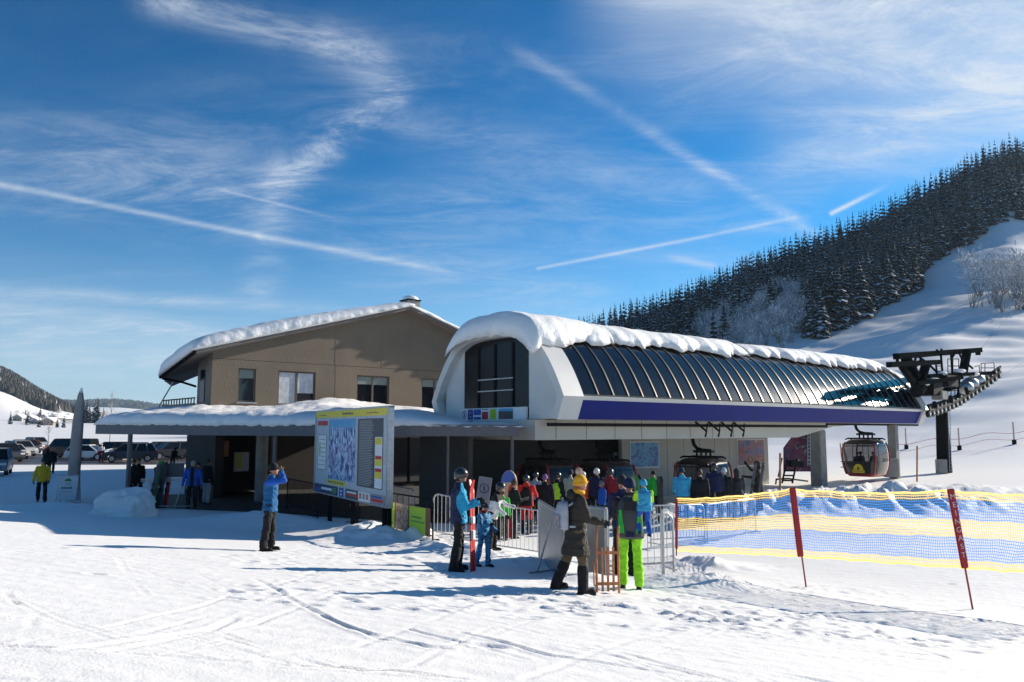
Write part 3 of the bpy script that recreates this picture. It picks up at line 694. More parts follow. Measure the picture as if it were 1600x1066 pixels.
for i, (a0, a1, z0, z1) in enumerate(WN):
    b = MB(); t = .07
    for q in ((a0, a0 + t, z0, z1), (a1 - t, a1, z0, z1), (a0 + t, a1 - t, z0, z0 + t), (a0 + t, a1 - t, z1 - t, z1)) + (() if i == 0 else (((a0 + a1) / 2 - .05, (a0 + a1) / 2 + .05, z0 + t, z1 - t),)): HS.box(b, q[0], q[1], .06, .16, q[2], q[3])
    wf = hb(b, 'window', MWF)
    b = MB(); HS.box(b, a0 + t, a1 - t, .105, .125, z0 + t, z1 - t); hb(b, 'pane', MPANE, wf)
    b = MB(); mid = (a0 + a1) / 2
    if i == 1:
        HS.box(b, a0 + t, mid - .05, .097, .103, z0 + t, z1 - t, MCUR); HS.box(b, mid + .05, a1 - t, .097, .103, z0 + .55, z1 - t, MCUR)
    else:
        HS.box(b, a0 + t, a1 - t, .097, .103, z1 - .42, z1 - t, mat('pale_blind', (.18, .22, .20), .7))
    hb(b, 'blind', None, wf)
    b = MB(); HS.box(b, a0 - .06, a1 + .06, -.07, .05, z0 - .06, z0 - .003); hb(b, 'sill', MST, wf)
# roof: verge line at the front, ridge running back
def roofpt(u, v):  # u 0 eave..1 ridge, v 0 front..1 back
    w = -.55 + v * 10.5
    ev = HS(-.85, w, 5.98 - max(0, min(v * 10.5, 4.2)) * .19 + 0.0)
    if v > .4: ev = HS(-.85 + (v - .4) * 4, w, 5.18)
    rg = HS(9.35, w, 8.78); return ev.lerp(rg, u)
def roofpt2(u, v):
    w = -.55 + v * 10.5; return HS(9.35, w, 8.78).lerp(HS(LEN + .6, w, 8.78 - (LEN + .6 - 9.35) * .31), u)
for P_, nm in ((roofpt, 'roof_slope'), (roofpt2, 'roof_slope')):
    b = MB(); nu, nv = 12, 20
    for dz in (0, -.15): b.v += [tuple(P_(i / nu, j / nv) + UZ * dz) for i in range(nu + 1) for j in range(nv + 1)]
    N = nv + 1; o = (nu + 1) * N
    for i in range(nu):
        for j in range(nv): a = i * N + j; b.f += [(a, a + N, a + N + 1, a + 1), (o + a, o + a + 1, o + a + N + 1, o + a + N)]
        for j in (0, nv): a = i * N + j; b.f.append((a, a + N, o + a + N, o + a))
    for j in range(nv):
        for i in (0, nu): a = i * N + j; b.f.append((a, a + 1, o + a + 1, o + a))
    b.mi = [0] * len(b.f); hb(b, nm, MTRIM)
snow_slab('roof_snow', lambda u, v: roofpt(u, v), 140, 80, lambda u, v: .78 - .42 * max(0, u - .45) / .55, house, nz=.28, seed=5, over=.20, expo=9)
snow_slab('roof_snow', lambda u, v: roofpt2(u, v), 60, 40, .42, house, nz=.4, seed=6, over=.05)
b = MB(); pA, pB = roofpt(0, 0), roofpt(0, .4)
b.tube([pA + Vector((0, 0, -.1)) - E1 * .08, pB + Vector((0, 0, -.1)) - E1 * .08], .07, n=8); b.tube([pB + UZ * -.15, HS(0, 3.6, 4.9), HS(.4, 3.0, 4.7)], .05, n=6); hb(b, 'gutter', MSTD)
# unseen block added to shade the left ground, lower than the roof in front
b = MB(); b.prism([(-17.4, 48, -.4), (-23.2, 64, -.4), (-6, 64, -.4), (-6, 48, -.4)], (0, 0, 7.2)); hb(b, 'hidden_shade_block', MTRIM)
b = MB(); b.prism([(-17.5, 47.9, 6.803), (-23.3, 64.1, 6.803), (-5.9, 64.1, 6.803), (-5.9, 47.9, 6.803)], (0, 0, .35)); hb(b, 'hidden_shade_block_snow', SNOWR, bevel=.1)
# chimney
b = MB(); c = W(641, 476, 40.0); M = Matrix((E1, E2, UZ)).transposed(); b.box(c + Vector((0, 0, -.2)), (.7, .7, .7), None, M); ch = hb(b, 'chimney', MCO)
b = MB(); b.box(c + Vector((0, 0, .19)), (.8, .8, .06), None, M); hb(b, 'cap', MSTD, ch)
b = MB(); b.sphere(c + Vector((0, 0, .26)), (.42, .42, .2), n=14); hb(b, 'snow_cap', SNOWR, ch, smooth=True)
# balcony
b = MB(); HS.box(b, -.1, 1.7, 1.7, 5.9, 3.45, 3.6, MTRIM); HS.box(b, -.12, -.02, 1.7, 5.9, 3.4, 3.92, MTRIM); HS.box(b, -.02, 1.7, 5.82, 5.9, 3.6, 3.92, MTRIM)
for k in range(12): HS.box(b, -.09, -.05, 1.75 + k * .37, 1.79 + k * .37, 3.923, 4.12, MDK)
HS.box(b, -.1, -.04, 1.7, 5.9, 4.12, 4.17, MDK); hb(b, 'balcony', None)
b = MB(); b.tube([HS(-.3, 3.7, 5.0), HS(-.35, 6.6, 3.3)], .03, n=6); hb(b, 'stay_rod', MST)
# ground floor
GW = 4.2   # recessed behind the arcade
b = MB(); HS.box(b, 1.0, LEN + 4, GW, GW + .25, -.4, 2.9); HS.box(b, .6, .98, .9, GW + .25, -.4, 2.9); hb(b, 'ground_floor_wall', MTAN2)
for x0, x1 in ((606, 636), (640, 662), (666, 690), (705, 735), (740, 775)):
    b = MB(); a0, a1 = alonga(HS, x0, GW), alonga(HS, x1, GW); HS.box(b, a0, a1, GW - .06, GW - .004, 0, 2.35); hb(b, 'glass_door', MPANE)
for x0 in (604, 638, 664, 692, 703, 737, 777):
    b = MB(); a0 = alonga(HS, x0, GW); HS.box(b, a0, a0 + .09, GW - .09, GW - .004, -.1, 2.4); hb(b, 'door_frame', MSTD)
def gpanel(x0, x1, y0, y1, m, name, lab, cat, w=GW - .1):
    a0, a1 = alonga(HS, x0, w), alonga(HS, x1, w); p = HS(a0, w, 0); b = MB(); HS.box(b, a0, a1, w - .04, w, zat(p, y1), zat(p, y0)); o = b.build(name, m); tag(o, lab, cat); return o
gpanel(344, 358, 689, 714, mat('orange_board', (.42, .17, .08), .6), 'notice_board', 'orange brown board hanging in the dark arcade left of the white poster', 'notice board', 2.0)
o = gpanel(367, 390, 707, 737, mat('pale_poster', (.33, .34, .36), .5), 'notice_board', 'pale framed poster with yellow stripe in the dark arcade', 'notice board', 1.6)
q = MB(); a0 = alonga(HS, 369, 1.6); p = HS(a0, 1.6, 0); HS.box(q, a0, a0 + .3, 1.552, 1.558, zat(p, 732), zat(p, 709)); q.build('yellow_stripe', flat('dull_yellow', (.35, .33, .05)), parent=o)
gpanel(324, 340, 686, 712, MPANE, 'ticket_window', 'dark ticket window beside the orange board under the canopy', 'window', 2.2)
b = MB(); HS.box(b, .7, 1.0, 1.0, 1.3, -.4, 2.6); p = ground(408, 770); 
cy = W(408, 742, 33.0); b = MB(); b.tube([(cy.x, 33, -.4), (cy.x, 33, 2.7)], .24, n=20); tag(b.build('round_column', MCO, smooth=R(40)), 'round concrete column in the dark arcade behind the saluting man', 'column')
# ------------------------------------------------------------------ canopy
CF = [(150, 31.5), (230, 30.2), (330, 29.0), (430, 28.2), (530, 27.6), (640, 27.3), (730, 27.2), (812, 27.0)]
ZT = [2.98, 2.96, 2.94, 2.93, 2.92, 2.92, 2.92, 2.92]
canopy = empty('entrance_canopy', (-8, 29, 0), label='long low flat canopy with dark fascia and thick snow along the house front', cat='canopy')
def cb(mb, name, m, **k):
    o = mb.build(name, m, **k); o.parent = canopy; o.matrix_parent_inverse = Matrix.Translation(-canopy.location); return o
def cfr(u):
    k = u * (len(CF) - 1); i = min(int(k), len(CF) - 2); f = k - i
    px = CF[i][0] * (1 - f) + CF[i + 1][0] * f; Yd = CF[i][1] * (1 - f) + CF[i + 1][1] * f; z = ZT[i] * (1 - f) + ZT[i + 1] * f
    return Vector(((px - 800) / 1258 * Yd, Yd, z))
def cbk(u):
    p = cfr(u); q = HS(-3.0 + u * 19.5, .2 if u > .17 else .2 + (.17 - u) * 14, 0) 
    return Vector((q.x, q.y, p.z))
NU = 60
b = MB()
for i in range(NU + 1):
    a, c = cfr(i / NU), cbk(i / NU)
    b.v += [tuple(a), tuple(c), tuple(c - UZ * .2), tuple(a - UZ * .2)]
for i in range(NU): b.f += [(4 * i + j, 4 * i + (j + 1) % 4, 4 * i + 4 + (j + 1) % 4, 4 * i + 4 + j) for j in range(4)]
b.f += [(3, 2, 1, 0), (4 * NU, 4 * NU + 1, 4 * NU + 2, 4 * NU + 3)]; b.mi = [0] * len(b.f); cb(b, 'canopy_deck', MTRIM)
b = MB(); rg = []
for i in range(NU + 1):
    a = cfr(i / NU); c = (cbk(i / NU) - a).normalized()
    b.v += [tuple(a - c * .05 + UZ * .03), tuple(a - c * .003 + UZ * .03), tuple(a - c * .003 - UZ * .36), tuple(a - c * .05 - UZ * .36)]
for i in range(NU): b.f += [(4 * i + j, 4 * i + (j + 1) % 4, 4 * i + 4 + (j + 1) % 4, 4 * i + 4 + j) for j in range(4)]
b.f += [(3, 2, 1, 0), (4 * NU, 4 * NU + 1, 4 * NU + 2, 4 * NU + 3)]; b.mi = [0] * len(b.f); cb(b, 'fascia', mat('slate_fascia', (.10, .10, .115), .5, var=.1))
def csn(u, v):
    a, c = cfr(u), cbk(u); p = a.lerp(c, v); e = min(1, u * 9)
    mound = .75 * math.exp(-((u - .47) / .10) ** 2) * (1 - abs(2 * v - 1.1) ** 2 * .6) + .22 * math.exp(-((u - .62) / .16) ** 2)
    p.z += v ** 1.5 * (.42 + .75 * max(mound, 0)) * e + .25 * max(mound, 0) * min(v * 3, 1) * (1 - v) * 1.5
    if u > .8: p.z -= (u - .8) * 1.2 * v
    return p
def csn0(u, v):
    p = csn(u, v); return p
sn = snow_slab('canopy_snow', csn0, 260, 40, lambda u, v: .50 if u < .72 else .50 - min(.34, (u - .72) * 2.4), canopy, nz=.6, seed=8, over=.07, fr=2.2, expo=8)
def post(px, Yd, r, lab, top=2.62):
    x = (px - 800) / 1258 * Yd; b = MB(); g = gz(x, Yd) - .2; b.tube([(x, Yd, g), (x, Yd, top)], r, n=12); o = b.build('canopy_post', mat('post_grey', (.10, .10, .11), .5), smooth=R(40)); tag(o, lab, 'post', 'posts carrying the canopy'); return o
post(204, 30.7, .085, 'thick grey canopy post above the snow block')
post(430, 28.5, .06, 'thin grey canopy post behind the saluting man')
post(700, 27.6, .05, 'thin dark canopy post left of the helmeted skier')
post(800, 27.8, .06, 'thin canopy post at the right end near the queue')
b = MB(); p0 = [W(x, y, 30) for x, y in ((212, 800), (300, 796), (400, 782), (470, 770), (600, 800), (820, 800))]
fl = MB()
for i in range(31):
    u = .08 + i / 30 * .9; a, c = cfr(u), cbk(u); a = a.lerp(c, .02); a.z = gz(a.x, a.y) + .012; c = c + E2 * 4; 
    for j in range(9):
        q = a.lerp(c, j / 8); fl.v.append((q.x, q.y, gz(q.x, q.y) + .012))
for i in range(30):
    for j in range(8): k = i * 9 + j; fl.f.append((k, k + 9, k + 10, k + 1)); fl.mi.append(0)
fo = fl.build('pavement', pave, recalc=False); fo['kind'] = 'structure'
# ------------------------------------------------------------------ trees
def leafmat(name, c, var=.35): return mat(name, c, .85, var=var, vs=.35, spec=.15)
MCON = leafmat('conifer_green', (.012, .026, .030)); MFRO = mat('frosted_snow', (.78, .80, .84), .8, var=.15, vs=1)
MTRK = mat('bark', (.06, .045, .035), .9, var=.3); MTWG = leafmat('frosted_twig', (.26, .23, .21)); MTW2 = leafmat('pale_twig', (.52, .51, .52))
def conifer_data(seed, layers=13, br=9, snow=.55):
    """unit height conifer: drooping boughs, snow lying on part of them"""
    rnd = random.Random(seed); v = []; f = []; mi = []
    wob = [rnd.uniform(.8, 1.2) for _ in range(8)]
    for L in range(layers):
        q = L / layers; z = .07 + .89 * q; r0 = (1 - q) ** .9 * .185 * rnd.uniform(.82, 1.15) + .008; n = max(5, int(br * (1 - q * .45)))
        a0 = rnd.random() * 6
        for k in range(n):
            a = a0 + 2 * math.pi * (k + rnd.uniform(-.3, .3)) / n; r = r0 * wob[int(a / 6.3 * 8) % 8] * rnd.uniform(.75, 1.12); w = r * .42 + .006
            ca, sa = math.cos(a), math.sin(a); zz = z + rnd.uniform(-.015, .015); dr = r * rnd.uniform(.35, .65)
            i = len(v)
            v += [(0, 0, zz + .02), (ca * r * .55 - sa * w, sa * r * .55 + ca * w, zz - dr * .45 - .012), (ca * r, sa * r, zz - dr), (ca * r * .55 + sa * w, sa * r * .55 - ca * w, zz - dr * .45 - .012), (ca * r * .5, sa * r * .5, zz - dr * .25 + .012)]
            f += [(i, i + 1, i + 4), (i + 1, i + 2, i + 4), (i + 2, i + 3, i + 4), (i + 3, i, i + 4)]; mi += [0] * 4
            if rnd.random() < snow:
                i = len(v); s = rnd.uniform(.8, 1.15); ox = rnd.uniform(.5, .7)
                v += [(ca * r * (ox - .3), sa * r * (ox - .3), zz + .012 - dr * .12), (ca * r * ox - sa * w * s * .7, sa * r * ox + ca * w * s * .7, zz - dr * .38 + .008), (ca * r * (ox + .36) , sa * r * (ox + .36), zz - dr * .85 + .010), (ca * r * ox + sa * w * s * .7, sa * r * ox - ca * w * s * .7, zz - dr * .38 + .008)]
                f += [(i, i + 1, i + 2), (i, i + 2, i + 3)]; mi += [1] * 2
    i = len(v); v += [(.013, 0, .9), (-.007, .012, .9), (-.007, -.012, .9), (0, 0, 1.04)]; f += [(i, i + 1, i + 3), (i + 1, i + 2, i + 3), (i + 2, i, i + 3)]; mi += [0, 0, 0]
    return np.array(v), f, mi
def mesh_of(name, v, f, mi, mats):
    me = bpy.data.meshes.new(name); me.from_pydata([tuple(q) for q in v], [], f)
    for m in mats: me.materials.append(m)
    me.polygons.foreach_set('material_index', mi); return me
CONV = [conifer_data(s, *a) for s, a in enumerate([(15, 11, .85), (13, 10, .75), (16, 11, .95), (13, 10, .6), (13, 9, .45), (14, 10, .3)])]
CONM = [mesh_of('crown', *d, [MCON, MFRO]) for d in CONV]
tb = MB(); tb.tube([(0, 0, -.04), (0, 0, .5), (0, 0, .9)], [.018, .011, .004], n=6); _t = tb.build('trunk', MTRK); TRKM = _t.data; bpy.data.objects.remove(_t)
rf = random.Random(11)
def forest_bottom(px): return float(np.interp(px, [850, 1060, 1180, 1235, 1350, 1440, 1500, 1560, 1640, 1760], [262, 240, 236, 238, 252, 285, 325, 345, 350, 340]))
cand = []
pxs = 880.0
gs = 5.3
xg = np.arange(10, 420, gs); yg = np.arange(225, 505, gs)
for yy in yg:
    for xx in xg:
        x = xx + rf.uniform(-2.4, 2.4); y = yy + rf.uniform(-2.4, 2.4); px = 800 + 1258 * x / y
        if px < 905 or px > 1650: continue
        if y < forest_bottom(px) + rf.uniform(-2, 5): continue
        if 1060 < px < 1268 and y < 350 + rf.uniform(-10, 10) - abs(px - 1200) * .22: 
            if rf.random() < .93: continue
        cand.append((x, y, px))
cand.sort(key=lambda c: c[1])
hs_ = lambda px: rf.uniform(12, 20) * (1.0 if px > 1150 else .85)
def vis(c): return True
ind = [c for c in cand if c[2] < 1625]
# the 300 that show largest
ind = ind[:300]; iset = set(ind); rest = [c for c in cand if c not in iset]
def conifer(x, y, h, v, label, group, rz=None):
    o = bpy.data.objects.new('conifer_tree', None); COL.objects.link(o); o.location = (x, y, gz(x, y) - .2); o.rotation_euler.z = rf.uniform(0, 6.28) if rz is None else rz; wd_ = rf.uniform(1.05, 1.4); o.scale = (h * wd_, h * wd_, h)
    tag(o, label, 'conifer', group)
    for nm, me_ in (('crown', CONM[v]), ('trunk', TRKM)): c = bpy.data.objects.new(nm, me_); COL.objects.link(c); c.parent = o
    return o
for (x, y, px) in ind:
    conifer(x, y, rf.uniform(15, 21), rf.choice([0, 1, 2, 2, 3]), 'dark snow dusted conifer standing in the packed wood along the white ski slope', 'conifers on the hillside')
def scatter_mesh(name, items, data, mats, kind='stuff'):
    """items: x, y, z, h, variant, rot"""
    V = []; Fs = []; MI = []; o = 0; 
    for (x, y, z, h, k, a) in items:
        v, f, mi = data[k]; c, s = math.cos(a), math.sin(a)
        q = np.empty_like(v); q[:, 0] = (v[:, 0] * c - v[:, 1] * s) * h + x; q[:, 1] = (v[:, 0] * s + v[:, 1] * c) * h + y; q[:, 2] = v[:, 2] * h + z
        V.append(q); Fs += [tuple(i + o for i in t) for t in f]; MI += mi; o += len(v)
    me = mesh_of(name, np.concatenate(V), Fs, MI, mats); ob = bpy.data.objects.new(name, me); COL.objects.link(ob); ob['kind'] = kind; return ob
LOWV = [conifer_data(50 + s, 8, 6, sn) for s, sn in enumerate((.8, .6, .4, .95))]
RX = np.array([c[0] for c in rest]); RY = np.array([c[1] for c in rest]); RZ = terr(RX, RY)
scatter_mesh('hillside_forest', [(c[0], c[1], z - .2, rf.uniform(13, 20), rf.choice([0, 1, 2, 2] if c[1] > 400 else [0, 1, 3, 3]), rf.uniform(0, 6.28)) for c, z in zip(rest, RZ)], LOWV, [MCON, MFRO])
# frosted broadleaf shrubs and trees
def bare_data(seed, n=420, w=.42, base=.05):
    rnd = random.Random(seed); v = []; f = []; mi = []
    stems = [(rnd.uniform(-.1, .1), rnd.uniform(-.1, .1)) for _ in range(5)]
    lobes = [(rnd.uniform(-.24, .24), rnd.uniform(-.24, .24), rnd.uniform(.35, .85), rnd.uniform(.14, .26)) for _ in range(11)]
    for sx_, sy_ in stems:
        for lb in rnd.sample(lobes, 4):
            a = Vector((sx_, sy_, -.02)); b_ = Vector(lb[:3]); d = (b_ - a).cross(Vector((rnd.random(), rnd.random(), 0))).normalized() * .007
            i = len(v); v += [a - d, a + d, b_]; f.append((i, i + 1, i + 2)); mi.append(0)
    for _ in range(n):
        lb = rnd.choice(lobes); u = Vector((rnd.gauss(0, 1), rnd.gauss(0, 1), rnd.gauss(0, 1))).normalized(); p = Vector(lb[:3]) + u * lb[3] * rnd.uniform(.2, 1) 
        if p.z < base: p.z = base + rnd.random() * .2
        q = p + (u + Vector((0, 0, .5))).normalized() * rnd.uniform(.04, .10); d = u.cross(Vector((rnd.random() - .5, rnd.random() - .5, rnd.random()))).normalized() * rnd.uniform(.005, .012)
        i = len(v); v += [p - d, p + d, q + d * .3, q - d * .3]; f.append((i, i + 1, i + 2, i + 3)); mi.append(1 if rnd.random() < .6 else (2 if rnd.random() < .75 else 0))
    return np.array([tuple(q) for q in v]), f, mi
BAREV = [bare_data(90 + s) for s in range(4)]
BAREM = [mesh_of('frosted_tree', *d, [MTWG, MTW2, MFRO]) for d in BAREV]
def bare(x, y, h, v, label, group, nm='frosted_tree', cat='tree'):
    o = bpy.data.objects.new(nm, BAREM[v]); COL.objects.link(o); o.location = (x, y, gz(x, y) - .2); o.rotation_euler.z = rf.uniform(0, 6.28); o.scale = (h, h, h); tag(o, label, cat, group); return o
n_ = 0
for yy in np.arange(240, 348, 5.6):
    for xx in np.arange(40, 150, 6.5):
        x = xx + rf.uniform(-2, 2); y = yy + rf.uniform(-2, 2); px = 800 + 1258 * x / y
        if y > 350 - abs(px - 1200) * .22: continue
        if not (1050 < px < 1275) or y < forest_bottom(px) + 1 or (px < 1100 and rf.random() < .5): continue
        bare(x, y, rf.uniform(8, 12.5), rf.randrange(4), 'pale frosted broadleaf tree in the thicket below the dark conifers', 'frosted trees in the thicket'); n_ += 1
for i in range(26):   # big clump at the right edge
    px = rf.uniform(1535, 1680); y = rf.uniform(222, 262); x = (px - 800) / 1258 * y
    bare(x, y, rf.uniform(10, 17), rf.randrange(4), 'frosted broadleaf tree in the separate clump on the ski slope at the right edge', 'frosted trees on the slope')
for px, y in ((1010, 262), (1035, 258), (1060, 255), (985, 270)): bare((px - 800) / 1258 * y, y, rf.uniform(10, 13), rf.randrange(4), 'white frosted tree just above the snow on the curved glass roof', 'frosted trees above the roof')
# left: hill wood, far ridge, valley trees
def cone_data(seed, r=.42, n=6):
    rnd = random.Random(seed); v = [(0, 0, 1)] + [(math.cos(2 * math.pi * k / n) * r * rnd.uniform(.8, 1.2), math.sin(2 * math.pi * k / n) * r * rnd.uniform(.8, 1.2), 0) for k in range(n)]
    return np.array(v), [(0, k + 1, (k + 1) % n + 1) for k in range(n)], [0 if rnd.random() > .10 else 1 for k in range(n)]
CV = [cone_data(s) for s in range(6)]
MFAR = leafmat('far_wood', (.05, .045, .04)); MFS = mat('far_snow_wood', (.30, .30, .33), .8)
it = []
for _ in range(8500):
    y = rf.uniform(1080, 1900); t = rf.uniform(-.80, -.50); it.append((t * y, y))
A_ = np.array(it); ZZ = terr(A_[:, 0], A_[:, 1]); N1 = fbm(A_[:, 0] / 60, A_[:, 1] / 60, 3, 8)
items = [(x, y, z - 1, rf.uniform(9, 16), rf.randrange(6), rf.random() * 6) for (x, y), z, n in zip(it, ZZ, N1) if z > 33 + 25 * n and not (n > .17 and z < 80)]
scatter_mesh('valley_hill_forest', items, CV, [MFAR, MFS])
it = []
for _ in range(2600): y = rf.uniform(4200, 6100); t = rf.uniform(-.72, -.30); it.append((t * y, y))
A_ = np.array(it); ZZ = terr(A_[:, 0], A_[:, 1]); N1 = fbm(A_[:, 0] / 300, A_[:, 1] / 300, 3, 8)
scatter_mesh('distant_ridge_forest', [(x, y, z - 4, rf.uniform(22, 40), rf.randrange(6), rf.random() * 6) for (x, y), z, n in zip(it, ZZ, N1) if n < .14], [cone_data(s, 1.2) for s in range(6)], [MFAR, MFAR])
# tree rows and houses of the village
MHW = [mat('village_wall_' + k, c, .8) for k, c in (('cream', (.40, .34, .26)), ('wood', (.12, .08, .06)), ('grey', (.28, .27, .27)))]
MHW2 = mat('village_window', (.03, .035, .04), .2)
def hut(px, Yd, wd_, dp, h, rzr, m, label):
    x = (px - 800) / 1258 * Yd; z = gz(x, Yd) - .5; wd_, dp, h = wd_ * .6, dp * .6, h * .62; e = empty('village_house', (x, Yd, z), rzr, label=label, cat='house', group='houses of the village across the snow field')
    b = MB(); b.prism([(-wd_ / 2, -dp / 2, 0), (wd_ / 2, -dp / 2, 0), (wd_ / 2, -dp / 2, h), (0, -dp / 2, h + wd_ * .3), (-wd_ / 2, -dp / 2, h)], (0, dp, 0)); b.build('wall', m, parent=e)
    for s in (-1, 1):
        b = MB(); n = Vector((s * .3, 0, .5)).normalized(); M = None
        b.prism([(s * (wd_ / 2 + .9), -dp / 2 - .8, h - .5), (0, -dp / 2 - .8, h + wd_ * .3 + .06), (0, -dp / 2 - .8, h + wd_ * .3 + .6), (s * (wd_ / 2 + .9), -dp / 2 - .8, h + .1)], (0, dp + 1.6, 0)); b.build('roof', SNOWR, parent=e)
    for k in (-1, 1):
        b = MB(); b.box((k * wd_ * .22, -dp / 2 - .03, h * .6), (.9, .1, 1.0)); b.build('window', MHW2, parent=e)
    return e
vl = [(72, 640, 14, 10, 5), (80, 655, 12, 10, 5), (88, 630, 16, 11, 6), (96, 660, 12, 9, 5), (103, 640, 12, 10, 5), (50, 560, 12, 9, 5), (57, 545, 10, 9, 4), (72, 520, 12, 9, 5), (79, 530, 11, 9, 5), (30, 600, 12, 10, 5), (112, 700, 14, 10, 5), (64, 700, 12, 9, 6), (92, 720, 13, 10, 5), (120, 760, 13, 10, 5)]
ws = ['cream', 'dark timber', 'grey']
sides = ['leftmost of the village, on the rise', 'low, at the near edge of the village', 'among dark trees at the near village edge', 'in the rear row of the village', 'nearest the field left of the obelisk', 'second of the near row', 'behind the near row', 'in the middle of the village', 'between two others mid village', 'widest of the village', 'right part of the village', 'close to the obelisk in the village', 'at the village end seen past the obelisk', 'far back right of the village']
for i, (px, yd, a, b_, c) in enumerate(sorted(vl)):
    hut(px, yd, a, b_, c, rf.uniform(-.6, .6), MHW[i % 3], 'tiny %s walled house with snowy roof, %s' % (ws[i % 3], sides[i]))
for k, (px, yd, h, v) in enumerate([(130, 620, 17, 4), (134, 600, 18, 3), (138, 640, 14, 5), (147, 620, 18, 4), (151, 600, 19, 5), (160, 640, 12, 4), (15, 520, 9, 5), (42, 520, 9, 4), (60, 430, 6, 5), (89, 430, 6, 4), (99, 430, 6.5, 5), (61, 600, 12, 4), (38, 620, 10, 5)]):
    x = (px - 800) / 1258 * yd; conifer(x, yd, h, v, 'small dark conifer standing alone by the village across the snow field' if px < 125 else 'dark tall conifer in the row right of the obelisk on the far field', 'valley conifers by the village' if px < 125 else 'valley conifers right of the obelisk')
for k in range(26):
    px = rf.choice([rf.uniform(20, 110), rf.uniform(155, 200)]); yd = rf.uniform(480, 760); bare((px - 800) / 1258 * yd, yd, rf.uniform(6, 10), rf.randrange(4), 'small bare greyish tree between the village houses' if px < 125 else 'small bare greyish tree on the field edge beyond the canopy', 'bare trees of the village' if px < 125 else 'bare trees beyond the canopy', nm='bare_tree')
def sapling(px, py0, py1, Yd, label):
    a, c = W(px, py1, Yd), W(px, py0, Yd); g = gz(a.x, Yd); b = MB(); H = c.z - g; b.tube([(0, 0, -.1), (.05, 0, H * .5), (0, 0, H)], [.05, .035, .01], n=6); rnd = random.Random(px)
    o = b.build('trunk', MTRK); r = empty('bare_sapling', (a.x, Yd, g), label=label, cat='tree'); o.parent = r
    b = MB()
    for k in range(46):
        z = H * rnd.uniform(.45, .97); an = rnd.uniform(0, 6.28); L = rnd.uniform(.3, 1.1) * (1.15 - z / H) * H * .22 + .1; p = Vector((.03, 0, z)); q = p + Vector((math.cos(an) * L * .6, math.sin(an) * L * .6, L)); b.tube([p, q], [.012, .005], n=4)
        for _ in range(3): s_ = p.lerp(q, rnd.uniform(.4, 1)); b.tube([s_, s_ + Vector((rnd.uniform(-.2, .2), rnd.uniform(-.2, .2), rnd.uniform(.05, .3)))], [.008, .004], n=3)
    b.build('twigs', MTW2, parent=r)
sapling(171, 612, 690, 100, 'tall thin bare sapling rising behind the canopy end')
sapling(18 + 57, 655, 690, 105, 'thin bare sapling beyond the parked cars left of the obelisk')
# haze: one closed box of thin air
hb_ = MB(); hb_.box((-500, 3200, 145), (9000, 7000, 352)); hz_ = hb_.build('haze', None); hz_.data.materials.clear()
hm = bpy.data.materials.new('haze'); hm.use_nodes = True; ht = hm.node_tree; ht.nodes.clear(); pv = ht.nodes.new('ShaderNodeVolumePrincipled'); ho = ht.nodes.new('ShaderNodeOutputMaterial')
pv.inputs['Density'].default_value = 7e-5; pv.inputs['Color'].default_value = (.6, .8, 1, 1); pv.inputs['Anisotropy'].default_value = .2
ht.links.new(pv.outputs[0], ho.inputs['Volume']); hz_.data.materials.append(hm); tag(hz_, kind='stuff')
